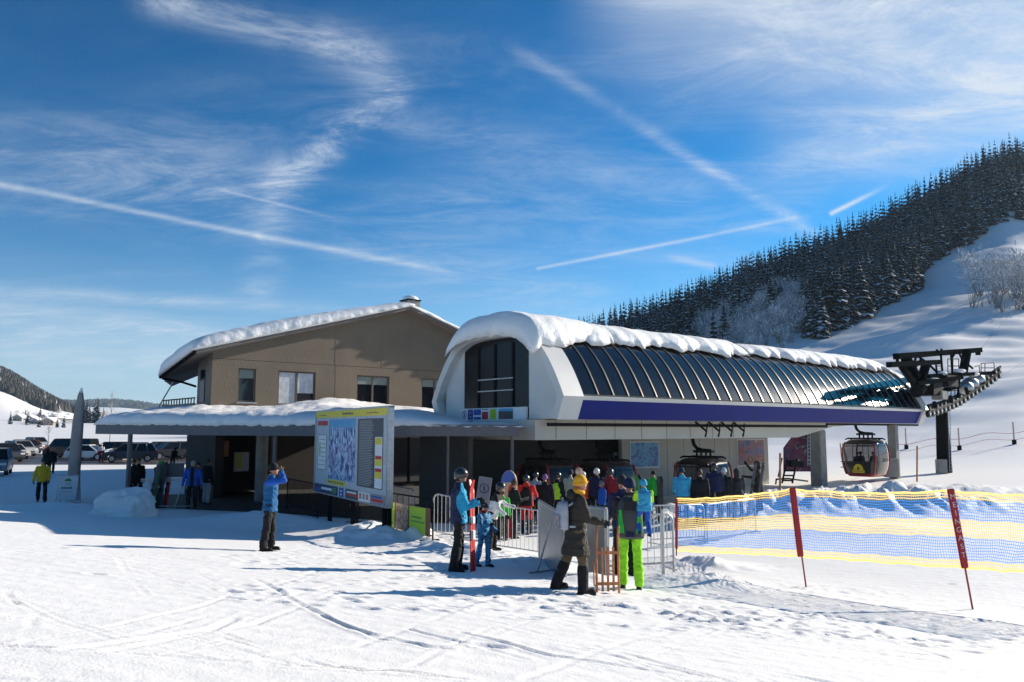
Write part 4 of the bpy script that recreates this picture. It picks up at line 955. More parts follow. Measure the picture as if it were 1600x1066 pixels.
# ------------------------------------------------------------------ gondola cabins
MCAB = mat('cabin_black', (.018, .016, .016), .3, coat=.5, var=.1); MRED = mat('cabin_red', (.32, .010, .010), .3, coat=.6, var=.1)
MCG = mat('cabin_glass', (.02, .022, .025), .04, alpha=.6, spec=.5)
def cabin(name, x, y, z, rz, label, door=False, hang=True, riders=()):
    e = empty(name, (x, y, z), rz, label=label, cat='gondola', group='gondola cabins of the lift')
    SC_ = [(0, .70), (.08, .80), (.25, .88), (.55, .96), (.8, .995), (1.05, 1.0), (1.3, .985), (1.55, .94), (1.75, .86), (1.86, .76)]
    def ring(zz, k, o=0, L=.98, Wd=.88):
        pts = []
        for i in range(40):
            a = 2 * math.pi * i / 40; c, s = math.cos(a), math.sin(a); ex = .36
            pts.append(Vector((math.copysign(abs(c) ** ex, c) * (L * k + o), math.copysign(abs(s) ** ex, s) * (Wd * (.5 + .5 * k) + o), zz)))
        return pts
    def ks(zz): return float(np.interp(zz, [a for a, _ in SC_], [b for _, b in SC_]))
    b = MB(); zs = [0, .04, .09, .15]; b.loft([ring(q, ks(q), .004) for q in zs]); b.build('floor_shell', MRED, parent=e, smooth=R(40))
    b = MB(); b.loft([ring(q, ks(q)) for q in (.154, .3, .5, .65, .78)]); b.build('lower_panel', MCAB, parent=e, smooth=R(40))
    b = MB(); b.loft([ring(q, ks(q), -.01) for q in (.784, .95, 1.1, 1.25, 1.4, 1.55, 1.68)], cap=False); b.build('window', MCG, parent=e, smooth=R(40), recalc=False)
    b = MB(); b.loft([ring(q, ks(q), .004) for q in (1.683, 1.75, 1.8)] + [ring(1.9, .66), ring(1.95, .4), ring(1.96, .05)]); b.build('roof', MCAB, parent=e, smooth=R(50))
    for sx_ in (-1, 1):
        for sy_ in (-1, 1):
            pts = []; 
            for q in np.linspace(.1, 1.8, 12): k = ks(q); pts.append((sx_ * .90 * k, sy_ * .81 * (.5 + .5 * k), q))
            b = MB(); b.tube(pts, .045, n=8); b.build('corner_pillar', MRED, parent=e, smooth=True)
    for sy_ in (-1, 1):
        for xx in (-.28, .28):
            b = MB(); b.tube([(xx * (1 if q < 1.4 else .95), sy_ * (.885 * (.5 + .5 * ks(q)) + .0), q) for q in np.linspace(.2, 1.72, 8)], .018, n=6); b.build('door_edge', MCAB, parent=e)
        b = MB(); b.tube([(-.85, sy_ * .86, 1.60), (.85, sy_ * .86, 1.60)], .02, n=6); b.build('window_bar', MCAB, parent=e)
        # yellow sunrise emblem
        em = MB(); yy = sy_ * .905
        arc = [Vector((math.cos(a) * .27, yy, .36 + math.sin(a) * .30)) for a in np.linspace(0, math.pi, 15)]
        em.poly(arc + [Vector((-.27, yy, .36))], [tuple(range(16))], CY_['yellow'])
        em.poly([(-.33, yy, .20), (.33, yy, .20), (.33, yy, .34), (-.33, yy, .34)], [(0, 1, 2, 3)], CY_['yellow'])
        for k in range(5): em.box((math.cos(.5 + k * .53) * .19, yy + sy_ * .006, .40 + math.sin(.5 + k * .53) * .17), (.02, .004, .05), CY_['brown'])
        em.sphere((0, yy, .44), (.08, .012, .08), CY_['brown'], 8)
        for k in range(9): em.box((-.27 + k * .067, yy + sy_ * .006, .27), (.035, .004, .06), CY_['brown'])
        em.build('emblem', None, parent=e)
    b = MB()
    for sx_ in (-.7, .7): b.tube([(sx_, -.55, 1.98), (sx_, .55, 1.98)], .03, n=6)
    b.tube([(-.95, -.3, 1.93), (-.8, -.3, 2.0), (.8, -.3, 2.0), (.95, -.3, 1.93)], .035, n=6); b.tube([(-.95, .3, 1.93), (-.8, .3, 2.0), (.8, .3, 2.0), (.95, .3, 1.93)], .035, n=6)
    b.build('roof_rack', MDK, parent=e)
    if hang:
        b = MB(); b.tube([(-.5, 0, 3.05), (-.5, 0, 2.72), (-.44, 0, 2.5), (-.28, 0, 2.34), (0, 0, 2.27), (.42, 0, 2.25)], .075, n=10)
        h = b.build('hanger_arm', MDK, parent=e, smooth=R(40))
        b = MB(); b.box((.05, 0, 2.22), (.95, .22, .1))
        for k in (-.35, -.12, .12, .35): b.tube([(k + .05, 0, 2.0), (k + .05, 0, 2.3)], .045, n=8)
        b.build('damper', MBLK, parent=h)
    for i in range(4):
        b = MB(); xx = -1.03 - .03 * (i % 2); yy = -.45 + i * .2; b.tube([(xx - .02, yy, .45), (xx - .1, yy, 1.0), (xx - .16 - .03 * i, yy, 1.72)], [.028, .028, .016], n=6); b.build('carried_ski', CY_['dgrey'] if i % 2 else CY_['red'], parent=e)
    b = MB(); b.tube([(-1.0, -.6, .75), (-1.1, -.6, .75), (-1.1, .6, .75), (-1.0, .6, .75)], .02, n=6); b.tube([(-1.0, -.6, .45), (-1.12, -.6, .45), (-1.12, .6, .45), (-1.0, .6, .45)], .02, n=6); b.build('ski_rack', MDK, parent=e)
    if door:
        b = MB(); b.loft([[Vector((xx, -.98 - .25 * .5, q)) + Vector((0, dy, 0)) for xx, dy in ((.62, 0), (1.22, 0), (1.22, .05), (.62, .05))] for q in (.15, .9, 1.7)]); b.build('open_door', MCAB, parent=e)
        b = MB(); b.box((.92, -1.13, 1.3), (.42, .01, .6)); b.build('door_window', MST, parent=e)
    return e
HA = R(40.5)
def cab_at(px, pyt, pyb, Yd, label, **k):
    x = (px - 800) / 1258 * Yd; z = W(px, pyb, Yd).z; return cabin('gondola_cabin', x, Yd, z, HA - math.pi / 2, label, **k)
CABF = cab_at(1351, 690, 744, 43.3, 'red and black gondola cabin hanging free outside the station at the right')
cab_at(1097, 705, 788, 34.5, 'black gondola cabin with an open door behind the person in light blue', door=True)
cab_at(946, 712, 800, 31.5, 'dark gondola cabin in the station shade behind the white helmets')
cab_at(856, 702, 800, 31.0, 'darkest gondola cabin at the left end of the queue by the entrance')
# ------------------------------------------------------------------ gantry at the station exit
gan = empty('lift_tower', W(1476, 738, 48), label='dark steel lift tower with wheel trains and cross beams right of the station', cat='lift tower')
def gb(mb, name, m, **k):
    o = mb.build(name, m, **k); o.parent = gan; o.matrix_parent_inverse = Matrix.Translation(-gan.location); return o
def GD(px): return 45.0 + (px - 1447) / 116 * 7.3
def G(px, py, d=0.0): return W(px, py, GD(px) + d)
b = MB(); p = W(1476, 738, 48); q = W(1471, 640, 48); g = gz(p.x, 48) - .3
M = Matrix((E1, E2, UZ)).transposed()
def rect(c, w): return [c + M @ Vector((sx_ * w, sy_ * w, 0)) for sx_, sy_ in ((-1, -1), (1, -1), (1, 1), (-1, 1))]
b.loft([rect(Vector((p.x, 48, g)), .33), rect(Vector((q.x, 48, q.z)), .24)]); gb(b, 'tower_leg', MSTD)
b = MB(); c = W(1471, 730, 47.4); b.box(c, (.55, .35, .9)); gb(b, 'switch_box', MCO, bevel=.02)
b = MB(); b.tube([W(1484, 738, 47.6), W(1481, 640, 47.6)], .02, n=6); b.tube([W(1487, 738, 47.7), W(1484, 640, 47.7)], .02, n=6)
for k in range(18): f = (k + .5) / 18; b.tube([W(1484, 738, 47.6).lerp(W(1481, 640, 47.6), f), W(1487, 738, 47.7).lerp(W(1484, 640, 47.7), f)], .012, n=4)
gb(b, 'ladder', MST)
def gbar(name, pts, w, h=None, d0=0, d1=None, m=MSTD):
    b = MB(); d1 = d0 if d1 is None else d1
    b.bar(G(*pts[0], d0), G(*pts[1], d1), w, h); return gb(b, name, m)
gbar('cross_beam', [(1400, 557), (1531, 547)], .32, .32, 0, 3.2); gbar('cross_beam', [(1389, 570), (1466, 566)], .28, .28, -1.6, .4)
b = MB()
for px, py in ((1402, 562), (1410, 561), (1526, 551), (1530, 551)): b.box(G(px, py, 0 if px < 1450 else 3.2), (.12, .12, .35))
gb(b, 'beam_bracket', MSTD)
for a, c, w in (((1415, 558), (1432, 590), .42), ((1511, 549), (1504, 586), .42), ((1447, 569), (1436, 606), .40), ((1408, 571), (1428, 600), .25)): gbar('inclined_post', [a, c], w, .3, .6 if w > .3 else -.5)
for a, c in (((1424, 580), (1432, 556)), ((1436, 558), (1450, 568)), ((1498, 550), (1505, 566)), ((1508, 566), (1520, 576)), ((1452, 570), (1464, 582)), ((1462, 565), (1464, 585)), ((1428, 572), (1420, 590)), ((1486, 554), (1488, 584)), ((1493, 550), (1487, 560)), ((1470, 553), (1473, 588)), ((1464, 550), (1464, 546)), ((1471, 549), (1471, 545)), ((1420, 586), (1440, 600)), ((1440, 560), (1428, 578)), ((1478, 600), (1484, 584)), ((1500, 584), (1496, 622))):
    gbar('brace', [a, c], .09, .09, .3)
gbar('walkway', [(1446, 588), (1548, 583)], .45, .22, .6); gbar('walkway', [(1430, 600), (1500, 590)], .4, .2, -.8); gbar('walkway', [(1464, 612), (1526, 598)], .3, .18, 1.4)
for a, c in (((1481, 561), (1481, 583)), ((1498, 561), (1498, 582)), ((1481, 561), (1498, 561)), ((1481, 572), (1498, 572)), ((1489, 561), (1489, 583)), ((1533, 568), (1533, 583)), ((1553, 567), (1554, 583)), ((1533, 568), (1553, 567)), ((1533, 575), (1553, 575)), ((1539, 568), (1539, 582)), ((1523, 573), (1530, 571)), ((1530, 571), (1531, 584)), ((1462, 572), (1470, 572)), ((1462, 580), (1470, 580)), ((1475, 604), (1497, 602)), ((1475, 612), (1497, 610)), ((1480, 600), (1480, 622)), ((1486, 600), (1486, 622)), ((1492, 600), (1492, 620))):
    b = MB(); b.tube([G(*a, .9), G(*c, .9)], .028, n=6); gb(b, 'railing', MDK)
b = MB(); b.box(G(1450, 606, .4), (1.3, 1.1, .9), None, M); gb(b, 'drive_box', MDK, bevel=.04)
b = MB(); b.box(G(1468, 618, -.6), (.75, .6, .5), None, M); gb(b, 'motor_box', MCO, bevel=.03)
b = MB(); b.box(G(1478, 596, .5), (1.6, .8, .7), None, M); gb(b, 'equipment_box', MDK, bevel=.04)
b = MB(); b.tube([G(1432, 612, .3), G(1440, 604, .5)], .35, n=12); gb(b, 'motor', MDK)
for py_, px_ in ((600, 1516), (594, 1526), (606, 1508)):
    b = MB(); b.sphere(G(px_, py_, .6), (.55, .4, .42), n=10); gb(b, 'sheave_cover', MST, smooth=True)
for px_, py_, s_ in ((1455, 594, .6), (1470, 584, .4), (1497, 580, .5), (1440, 600, .5), (1520, 585, .45)):
    b = MB(); b.sphere(G(px_, py_, .3), (s_, s_ * .6, .14), n=10); gb(b, 'snow_patch', SNOWR, smooth=True)
WP = [(1452, 647), (1466, 643), (1480, 638), (1500, 629), (1520, 616), (1542, 601), (1562, 586)]
wxs = [p[0] for p in WP]; wys = [p[1] for p in WP]
for d in (-.35, 1.9):
    for k in range(19):
        px = 1451 + k * 6.1; py = float(np.interp(px, wxs, wys)) - (0 if d < 0 else 9); c = G(px, py, d)
        b = MB(); b.tube([c - E2 * .09, c + E2 * .09], .20, n=14); w_ = gb(b, 'sheave_wheel', MBLK, smooth=R(50))
        b = MB(); b.tube([c - E2 * .11, c + E2 * .11], .09, n=10); hub = b.build('hub', MST); hub.parent = w_
    b = MB(); b.tube([G(px, float(np.interp(px, wxs, wys)) - 4 - (0 if d < 0 else 9), d) for px in np.linspace(1450, 1563, 12)], .085, n=6); gb(b, 'wheel_train_beam', MDK)
    for px in (1462, 1487, 1512, 1537):
        b = MB(); b.bar(G(px, float(np.interp(px, wxs, wys)) - 4 - (0 if d < 0 else 9), d), G(px - 3, float(np.interp(px, wxs, wys)) - 16, d + .3), .14); gb(b, 'train_hanger', MDK)
for pts, r in (([G(1562, 589, -.3), W(1600, 566, 62), W(1760, 462, 130)], .014), ([G(1531, 547, 3.2), W(1600, 467, 80), W(1700, 350, 140)], .011), ([G(1447, 648, -.3), G(1500, 633, -.3), G(1562, 590, -.3)], .03)):
    b = MB(); b.tube(pts, r, n=6); tag(b.build('steel_cable', MDK), 'thin steel haul cable running up from the tower to the right' if pts[0].y < 52.2 and r > .012 and len(pts) == 3 and pts[2].y > 100 else ('thin upper steel cable climbing from the top beam of the tower' if r < .012 else 'steel cable lying over the lower wheel train'), 'cable')
# ------------------------------------------------------------------ far snow fence on the slope
for i, (px, y0, y1, Yd) in enumerate(((1499, 664, 698, 62), (1585, 664, 695, 62), (1415, 655, 678, 66))):
    p = W(px, y1, Yd); g = gz(p.x, Yd); b = MB(); b.tube([(p.x, Yd, g - .2), (p.x, Yd, g + 1.7)], .05, n=8); o = b.build('slope_pole', mat('pinkish_pole', (.55, .32, .28), .6)); tag(o, ['thin pole with dark pad on the slope right of the lift tower', 'thin pole with dark pad on the slope near the right edge', 'thin pole seen between station end and lift tower'][i], 'pole', 'poles on the ski slope')
    b = MB(); b.tube([(p.x, Yd, g - .1), (p.x, Yd, g + .35)], .16, n=8); b.build('pad', MDK, parent=o)
b = MB(); pts = []
for k in range(22): px = 1395 + k * 12; Yd = 62.0; x = (px - 800) / 1258 * Yd; pts.append((x, Yd, gz(x, Yd) + .95 - .12 * math.sin(k * .9)))
b.tube(pts, .02, n=4); b.tube([(a, c, d - .5) for a, c, d in pts], .015, n=4); tag(b.build('safety_rope', mat('pink_rope', (.65, .25, .22), .7)), 'faint pink safety rope strung between the poles on the slope', 'rope')
for px, y0, y1, Yd, lab in ((1218, 708, 762, 29, 'bare wooden stake standing in the snow heap before the ladder'), (1432, 697, 740, 40, 'thin reddish wooden stake between the column and the lift tower'), (1198, 706, 752, 30, None)):
    if not lab: continue
    p = W(px, y1, Yd); q = W(px + 1, y0, Yd); b = MB(); b.tube([p - UZ * .4, q], .04, n=8); tag(b.build('wooden_stake', mat('stake_wood', (.38, .17, .07), .7, var=.2, vs=12)), lab, 'stake')
b = lad(1222, 1238, 716, 755, 33, 5, .04, 8); b.tube([W(1212, 757, 32.5), W(1213, 749, 32.5), W(1232, 748, 33), W(1262, 752, 34)], .035, n=6); b.tube([W(1222, 716, 33.3), W(1216, 745, 33)], .03, n=6); b.box(W(1243, 725, 33.3), (.5, .5, .25)); tag(b.build('step_ladder', MDK), 'dark metal steps standing in snow under the station by the purple banner', 'steps')
# ------------------------------------------------------------------ text helper
def text_mesh(s, size, mt, M, parent=None, name='lettering', ext=.002):
    cu = bpy.data.curves.new(name, 'FONT'); cu.body = s; cu.size = size; cu.align_x = 'CENTER'; cu.align_y = 'CENTER'; cu.extrude = ext; cu.space_line = .82
    to = bpy.data.objects.new(name, cu); COL.objects.link(to); dg = bpy.context.evaluated_depsgraph_get(); me_ = bpy.data.meshes.new_from_object(to.evaluated_get(dg)); bpy.data.objects.remove(to)
    me_.name = name; me_.transform(M); me_.materials.clear(); me_.materials.append(mt); o = bpy.data.objects.new(name, me_); COL.objects.link(o)
    if parent is not None: o.parent = parent
    return o
# ------------------------------------------------------------------ safety net in the foreground
def net_mat(name, c):
    m = bpy.data.materials.new(name); m.use_nodes = True; t = m.node_tree; b_ = t.nodes['Principled BSDF']; b_.inputs['Roughness'].default_value = .6
    n = t.nodes.new('ShaderNodeTexNoise'); n.inputs['Scale'].default_value = 3; cr = t.nodes.new('ShaderNodeValToRGB'); cr.color_ramp.elements[0].color = [x * .85 for x in c] + [1]; cr.color_ramp.elements[1].color = list(c) + [1]; t.links.new(n.outputs['Fac'], cr.inputs[0])
    tr = t.nodes.new('ShaderNodeBsdfTranslucent'); mxs = t.nodes.new('ShaderNodeMixShader'); mxs.inputs[0].default_value = .6
    t.links.new(cr.outputs[0], b_.inputs['Base Color']); t.links.new(cr.outputs[0], tr.inputs['Color']); t.links.new(b_.outputs[0], mxs.inputs[1]); t.links.new(tr.outputs[0], mxs.inputs[2]); t.links.new(mxs.outputs[0], t.nodes['Material Output'].inputs['Surface']); return m
MNB = net_mat('net_blue', (.06, .28, .80)); MNY = net_mat('net_yellow', (.92, .68, .24)); MPR = mat('banner_red', (.36, .012, .02), .6)
NK = [(1057, 780, 861, 20.6), (1238, 765, 869, 15.9), (1483, 768, 886, 13.9), (1760, 772, 905, 12.2)]
net = empty('safety_net', W(1240, 880, 15.9), label='yellow and blue safety net on three red posts across the right foreground', cat='safety net')
net.location = (0, 0, 0)
NTp, NBp = [], []
for (a, t0, b0, d0), (c, t1, b1, d1) in zip(NK[:-1], NK[1:]):
    for k in range(24):
        f = k / 24; A0, A1 = W(a, t0, d0), W(c, t1, d1); B0, B1 = W(a, b0, d0), W(c, b1, d1); sg_ = math.sin(math.pi * f) * .05
        NTp.append(A0.lerp(A1, f) - UZ * sg_ * 1.1); NBp.append(B0.lerp(B1, f) + Vector((0, .10 * math.sin(math.pi * f), 0)) - UZ * sg_ * .2)
rnn = random.Random(3)
ncol = len(NTp)
def npnt(i, v):  # i float col, v 0 top..1 bottom
    k = min(int(i), ncol - 2); f = i - k; t = NTp[k].lerp(NTp[k + 1], f); q = NBp[k].lerp(NBp[k + 1], f)
    p = t.lerp(q, v); bul = .03 + .03 * math.sin(v * 3.1) * math.sin(i * .5) + .01 * math.sin(i * 1.9 + v * 9); sag = .009 * math.sin(i * 1.1 + v * 5) + .004 * math.sin(i * 2.7 + v * 14); return p + Vector((.04 * math.sin(v * 7 + i * .4), bul, sag))
ny, ybm = 26, MB()
def rib(mb, pts, w, mt, vert):
    d = Vector((w, 0, 0)) if vert else Vector((0, 0, w)); vs = []
    for p in pts: vs += [p - d, p + d]
    mb.poly(vs, [(2 * k, 2 * k + 1, 2 * k + 3, 2 * k + 2) for k in range(len(pts) - 1)], mt)
def colr(v): return MNY if v < .10 or .36 < v < .60 or v > .90 else MNB
for r in range(ny + 1):
    v = r / ny; wd_ = .020 if r in (0, ny) else (.0068 if colr(v) is MNY else .0045); rib(ybm, [npnt(i * (ncol - 1) / 140, v) for i in range(141)], wd_, colr(v), False)
nvx = 235
for c in range(nvx + 1):
    i = c * (ncol - 1) / nvx
    for v0, v1 in ((0, .10), (.10, .36), (.36, .60), (.60, .90), (.90, 1)): rib(ybm, [npnt(i, v0 + (v1 - v0) * k / 3) for k in range(4)], .0034 if colr((v0 + v1) / 2) is MNY else .0030, colr((v0 + v1) / 2), True)
ybm.build('net', None, parent=net, recalc=False)
def npole(top, bot, bb, base, Yd, wtop, txt=None):
    t, bt = W(*top, Yd - .12), W(*bb, Yd - .12); ba = W(*base, Yd - .12); g = gz(ba.x, ba.y); d = (bt - t).normalized()
    foot = ba if ba.z < g else ba + (ba - t).normalized() * ((ba.z - g) + .1)
    foot = foot + (foot - t).normalized() * .15
    b = MB(); b.tube([t + d * .02, foot], .016, n=8); pl_ = b.build('pole', mat('pole_red', (.30, .02, .02), .5), parent=net, smooth=R(40))
    x = Vector((1, 0, 0)); x = (x - d * x.dot(d)).normalized(); n = d.cross(x)
    b = MB(); M3 = Matrix((x, n, -d)).transposed(); L = (bt - t).length
    b.box(t.lerp(bt, .5), (wtop, .05, L), None, M3); bn_ = b.build('red_banner', MPR, parent=net, bevel=.012)
    if txt:
        for k, ch_ in enumerate(txt):
            c_ = t + d * L * (.05 + .105 * (k + .45)) ; nn = -n if n.y > 0 else n
            M4 = Matrix((x, -d, x.cross(-d))).transposed().to_4x4(); M4.translation = c_ + nn * .030
            text_mesh(ch_, .125, mat('banner_letter', (.62, .50, .48), .6), M4, bn_, 'letter')
npole((1238, 762), None, (1251, 870), (1257, 899), 15.9, .115)
npole((1485, 764), None, (1508, 888), (1515, 926), 13.9, .115, 'MEINGAST')
npole((1057, 779), None, (1057, 858), (1057, 864), 20.6, .06)
# ------------------------------------------------------------------ railings
def barrier(A, B, h, label, group, nb=None, m=MST, r=.02, name='crowd_barrier', rb=.008):
    A, B = Vector(A), Vector(B); e = empty(name, A, label=label, cat='barrier', group=group); L = (B - A); ln = L.length; u = L / ln; nb = nb or int(ln / .12)
    b = MB(); c = .12; P = [Vector((0, 0, -.05)), UZ * (h - c), u * c * .4 + UZ * (h - c * .35), u * c + UZ * h, u * (ln - c) + UZ * h, u * (ln - c * .4) + UZ * (h - c * .35), u * ln + UZ * (h - c), u * ln + UZ * -.05]
    B2 = L - u * ln; slope = (B.z - A.z) * 0
    b.tube(P, r, n=8); b.tube([UZ * .14, u * ln + UZ * .14], r * .8, n=6); b.build('frame', m, parent=e, smooth=R(50))
    b = MB()
    for k in range(1, nb): p = u * (ln * k / nb); b.tube([p + UZ * .14, p + UZ * (h - .005)], rb, n=5)
    b.build('bars', m, parent=e)
    for k in (0.06, .94):
        b = MB(); p = u * ln * k; nrm = Vector((-u.y, u.x, 0)); b.bar(p - nrm * .25 + UZ * .03, p + nrm * .25 + UZ * .03, .05, .02); b.build('foot', m, parent=e)
    return e
def gp(px, Yd, dz=0): x = (px - 800) / 1258 * Yd; return Vector((x, Yd, gz(x, Yd) + dz))
WG = 'white barred barriers along the queue'
barrier(gp(679, 20.6, -.1), gp(768, 19.8), 1.08, 'white barred crowd barrier left of the helmeted skier', WG)
barrier(gp(770, 19.7), gp(859, 18.6), 1.08, 'white barred crowd barrier in front of the person in red trousers', WG)
barrier(gp(1014, 21.6, .12), gp(1097, 22.8, .05), 1.02, 'steel barrier in front of the person in light blue', WG)
barrier(gp(1101, 22.8, .05), gp(1176, 25.2), 1.02, 'steel barrier in front of the dark clothed waiting riders', WG)
barrier(gp(948, 16.4), gp(1048, 16.9, .1), 1.12, 'steel barrier half buried in snow behind the carried child', WG, r=.024, nb=10)
barrier(gp(611, 29), gp(648, 27.5), 1.1, 'dim steel barrier inside the dark entrance beside the map board', WG)
b = MB(); a = gp(1032, 16.2); b.tube([a - UZ * .1, a + UZ * 1.32], .035, n=8); tag(b.build('steel_post', MST, smooth=R(40)), 'single upright steel post right of the carried child', 'post')
def panel(A, B, h, lab, th=.05):
    e = empty('barrier_panel', A, label=lab, cat='barrier panel', group='solid grey panels at the queue entrance'); u = (B - A); u.z = 0; ln = u.length; u.normalize()
    b = MB(); b.bar(u * .04 + UZ * (h / 2 + .04), u * (ln - .04) + UZ * (h / 2 + .04), th * .3, h - .1, up=(0, 0, 1)); 
    b = MB(); n = Vector((-u.y, u.x, 0)); 
    b.prism([u * .05 + UZ * .08, u * (ln - .05) + UZ * .08, u * (ln - .05) + UZ * (h - .03), u * .05 + UZ * (h - .03)], n * .025); b.build('sheet', mat('grey_sheet', (.30, .31, .32), .4, .6, var=.12, vs=3), parent=e)
    b = MB()
    for q in (.0, ln): b.tube([u * q - UZ * .1, u * q + UZ * h], .028, n=8)
    b.tube([UZ * h, u * ln + UZ * h], .028, n=8); b.tube([UZ * .06, u * ln + UZ * .06], .022, n=8); b.build('frame', MST, parent=e, smooth=R(50)); return e
panel(gp(842, 17.6), gp(882, 14.4), 1.30, 'solid grey panel standing angled left of the woman in the yellow hat')
panel(gp(912, 15.6), gp(946, 15.2), 1.28, 'solid grey panel between the woman in the yellow hat and the big backpack')
b = MB(); a = gp(868, 15.2); b.tube([a + Vector((-.35, .2, 0)), a + Vector((-.1, 0, .95))], .02, n=6); b.tube([a + Vector((-.5, -.1, .05)), a + Vector((.1, .3, .05))], .02, n=6); tag(b.build('brace_bar', MST), 'slanting steel brace propping the angled grey panel', 'brace')
# dark railing by the board and banner
DRG = 'dark railings beside the map board'
barrier(gp(452, 29.5, .1), gp(500, 26.8, .1), 1.05, 'dark railing running left out of the map board', DRG, m=MDK)
barrier(gp(500, 26.7, .1), gp(560, 23.6, .1), 1.05, 'dark railing behind the legs of the map board', DRG, m=MDK)
barrier(gp(562, 23.5, .1), gp(606, 21.8, .1), 1.05, 'dark railing at the near leg of the map board', DRG, m=MDK)
A, B = gp(606, 21.7, .0), gp(678, 19.4, .0)
bn = barrier(A, B, 1.0, 'dark railing with green and brown advertising banner', DRG, m=MSTD, nb=8)
u = (B - A); u.z = 0; ln = u.length; u.normalize(); nn = Vector((u.y, -u.x, 0)); 
b = MB(); b.prism([u * .02 + UZ * .12, u * (ln - .12) + UZ * .12, u * (ln - .12) + UZ * .78, u * .02 + UZ * .78], nn * -.02); b_ = b.build('banner', CY_['brown'], parent=bn); b_.location = nn * .03
q = MB()
def bq(f0, f1, z0, z1, m, o=.002): q.poly([u * ln * f0 + UZ * z0 + nn * o, u * ln * f1 + UZ * z0 + nn * o, u * ln * f1 + UZ * z1 + nn * o, u * ln * f0 + UZ * z1 + nn * o], [(0, 1, 2, 3)], m)
MHORSE = art_mat('banner_photo', [(.03, .015, .01), (.25, .12, .06), (.5, .42, .35), (.12, .05, .03)], 5)
bq(.02, .22, .13, .77, CY_['lime']); bq(.25, .52, .13, .77, MHORSE); bq(.55, .88, .13, .77, CY_['lime']); bq(.60, .80, .50, .54, CY_['green'], .004); bq(.58, .85, .40, .43, CY_['green'], .004)
bq(.10, .13, .25, .6, CY_['green'], .004); bq(.07, .18, .22, .27, CY_['green'], .004); bq(.12, .16, .5, .56, CY_['orange'], .004)
o = q.build('banner_print', None, parent=b_, recalc=False)
o.location = nn * .004
# ------------------------------------------------------------------ piste map board
BA, BB = W(492, 764, 26.2), W(604, 797, 20.7); zt0, zt1 = W(500, 642, 26.2).z, W(604, 640, 20.7).z
zb = min(BA.z, BB.z); zt = (zt0 + zt1) / 2; zb = (BA.z + BB.z) / 2
A0 = Vector((BA.x, BA.y, 0)); u = Vector((BB.x - BA.x, BB.y - BA.y, 0)); BL = u.length; u.normalize(); nf = Vector((u.y, -u.x, 0)); nf = nf if nf.y < 0 else -nf
board = empty('map_board', A0 + UZ * zb, label='large piste map board with yellow header standing in the snow', cat='map board'); BH = zt - zb
def bp(f, g_, o=0): return u * (BL * f) + UZ * (BH * g_) + nf * o     # f 0..1 left to right, g_ 0..1 bottom to top
def bbox(mb, f0, f1, g0, g1, o0, o1, mt=None): mb.prism([bp(f0, g0, o0), bp(f1, g0, o0), bp(f1, g1, o0), bp(f0, g1, o0)], nf * (o1 - o0), mt)
b = MB(); bbox(b, 0, 1, 0, 1, -.12, 0); b.build('panel', mat('board_white', (.50, .52, .54), .5), parent=board)
b = MB(); bbox(b, -.01, 0.0, -.01, 1.02, -.14, .03); bbox(b, 1, 1.012, -.01, 1.02, -.14, .03); bbox(b, -.01, 1.012, 1.0, 1.02, -.15, .031); bbox(b, 0, 1, -.012, 0, -.13, .02); b.build('frame', MST, parent=board)
b = MB(); bbox(b, 0.001, .999, .925, .999, .001, .015); hd = b.build('header', CY_['yellow'], parent=board)
b = MB(); bbox(b, .22, .60, .19, .90, .001, .012)
def map_mat():
    m = art_mat('piste_map_print', [(.005, .03, .14), (.01, .08, .30), (.20, .36, .58), (.60, .72, .85), (.02, .10, .30)], 2.6, 2)
    return m
mp = b.build('map_print', map_mat(), parent=board)
b = MB()
b.poly([bp(.222, .80, .0123), bp(.598, .80, .0123), bp(.598, .898, .0123), bp(.222, .898, .0123)], [(0, 1, 2, 3)], CY_['sky'])
MPK = flat('map_peak', (.62, .72, .85)); MPS = flat('map_peak_shade', (.02, .08, .28))
for k in range(13):   # snowy peaks of the panorama, lit and shaded flank
    f0 = .225 + k * .0275; hh_ = .10 + .07 * abs(math.sin(k * 2.3)); g0 = .66 + .05 * math.sin(k * 1.7); o_ = .0126 + .0001 * k; pk_ = (f0 + .016 + .006 * math.sin(k * 5), g0 + hh_)
    b.poly([bp(f0 - .004, g0, o_), bp(pk_[0] + .003, g0 - .02, o_), bp(*pk_, o_)], [(0, 1, 2)], MPS); b.poly([bp(pk_[0] + .003, g0 - .02, o_), bp(f0 + .042 if k < 12 else .595, g0 + .01, o_), bp(*pk_, o_)], [(0, 1, 2)], MPK)
for k in range(22):   # wooded flanks below
    f0, g0 = .23 + (k * .61803 % 1) * .33, .24 + (k * .381966 % 1) * .38; b.poly([bp(f0, g0, .0124), bp(f0 + .022, g0 - .02, .0124), bp(f0 + .03, g0 + .05, .0124), bp(f0 + .012, g0 + .08, .0124)], [(0, 1, 2, 3)], MPS if k % 2 else MPK)
rnm = random.Random(5)
for k in range(10):
    f0, g0 = rnm.uniform(.25, .55), rnm.uniform(.55, .70); pts = [(f0, g0)]
    for _ in range(6): pts.append((pts[-1][0] + rnm.uniform(-.022, .022), pts[-1][1] - rnm.uniform(.03, .07)))
    for (a, c), (d, e_) in zip(pts[:-1], pts[1:]): b.poly([bp(a, c, .013), bp(a + .004, c, .013), bp(d + .004, e_, .013), bp(d, e_, .013)], [(0, 1, 2, 3)], CY_['red' if k % 3 == 0 else 'white' if k % 3 == 1 else 'blue'])
b.build('piste_lines', None, parent=mp, recalc=False)
b = MB(); bbox(b, .64, .95, .16, .895, .001, .010); lst = b.build('lift_list', CY_['dgrey'], parent=board)
b = MB()
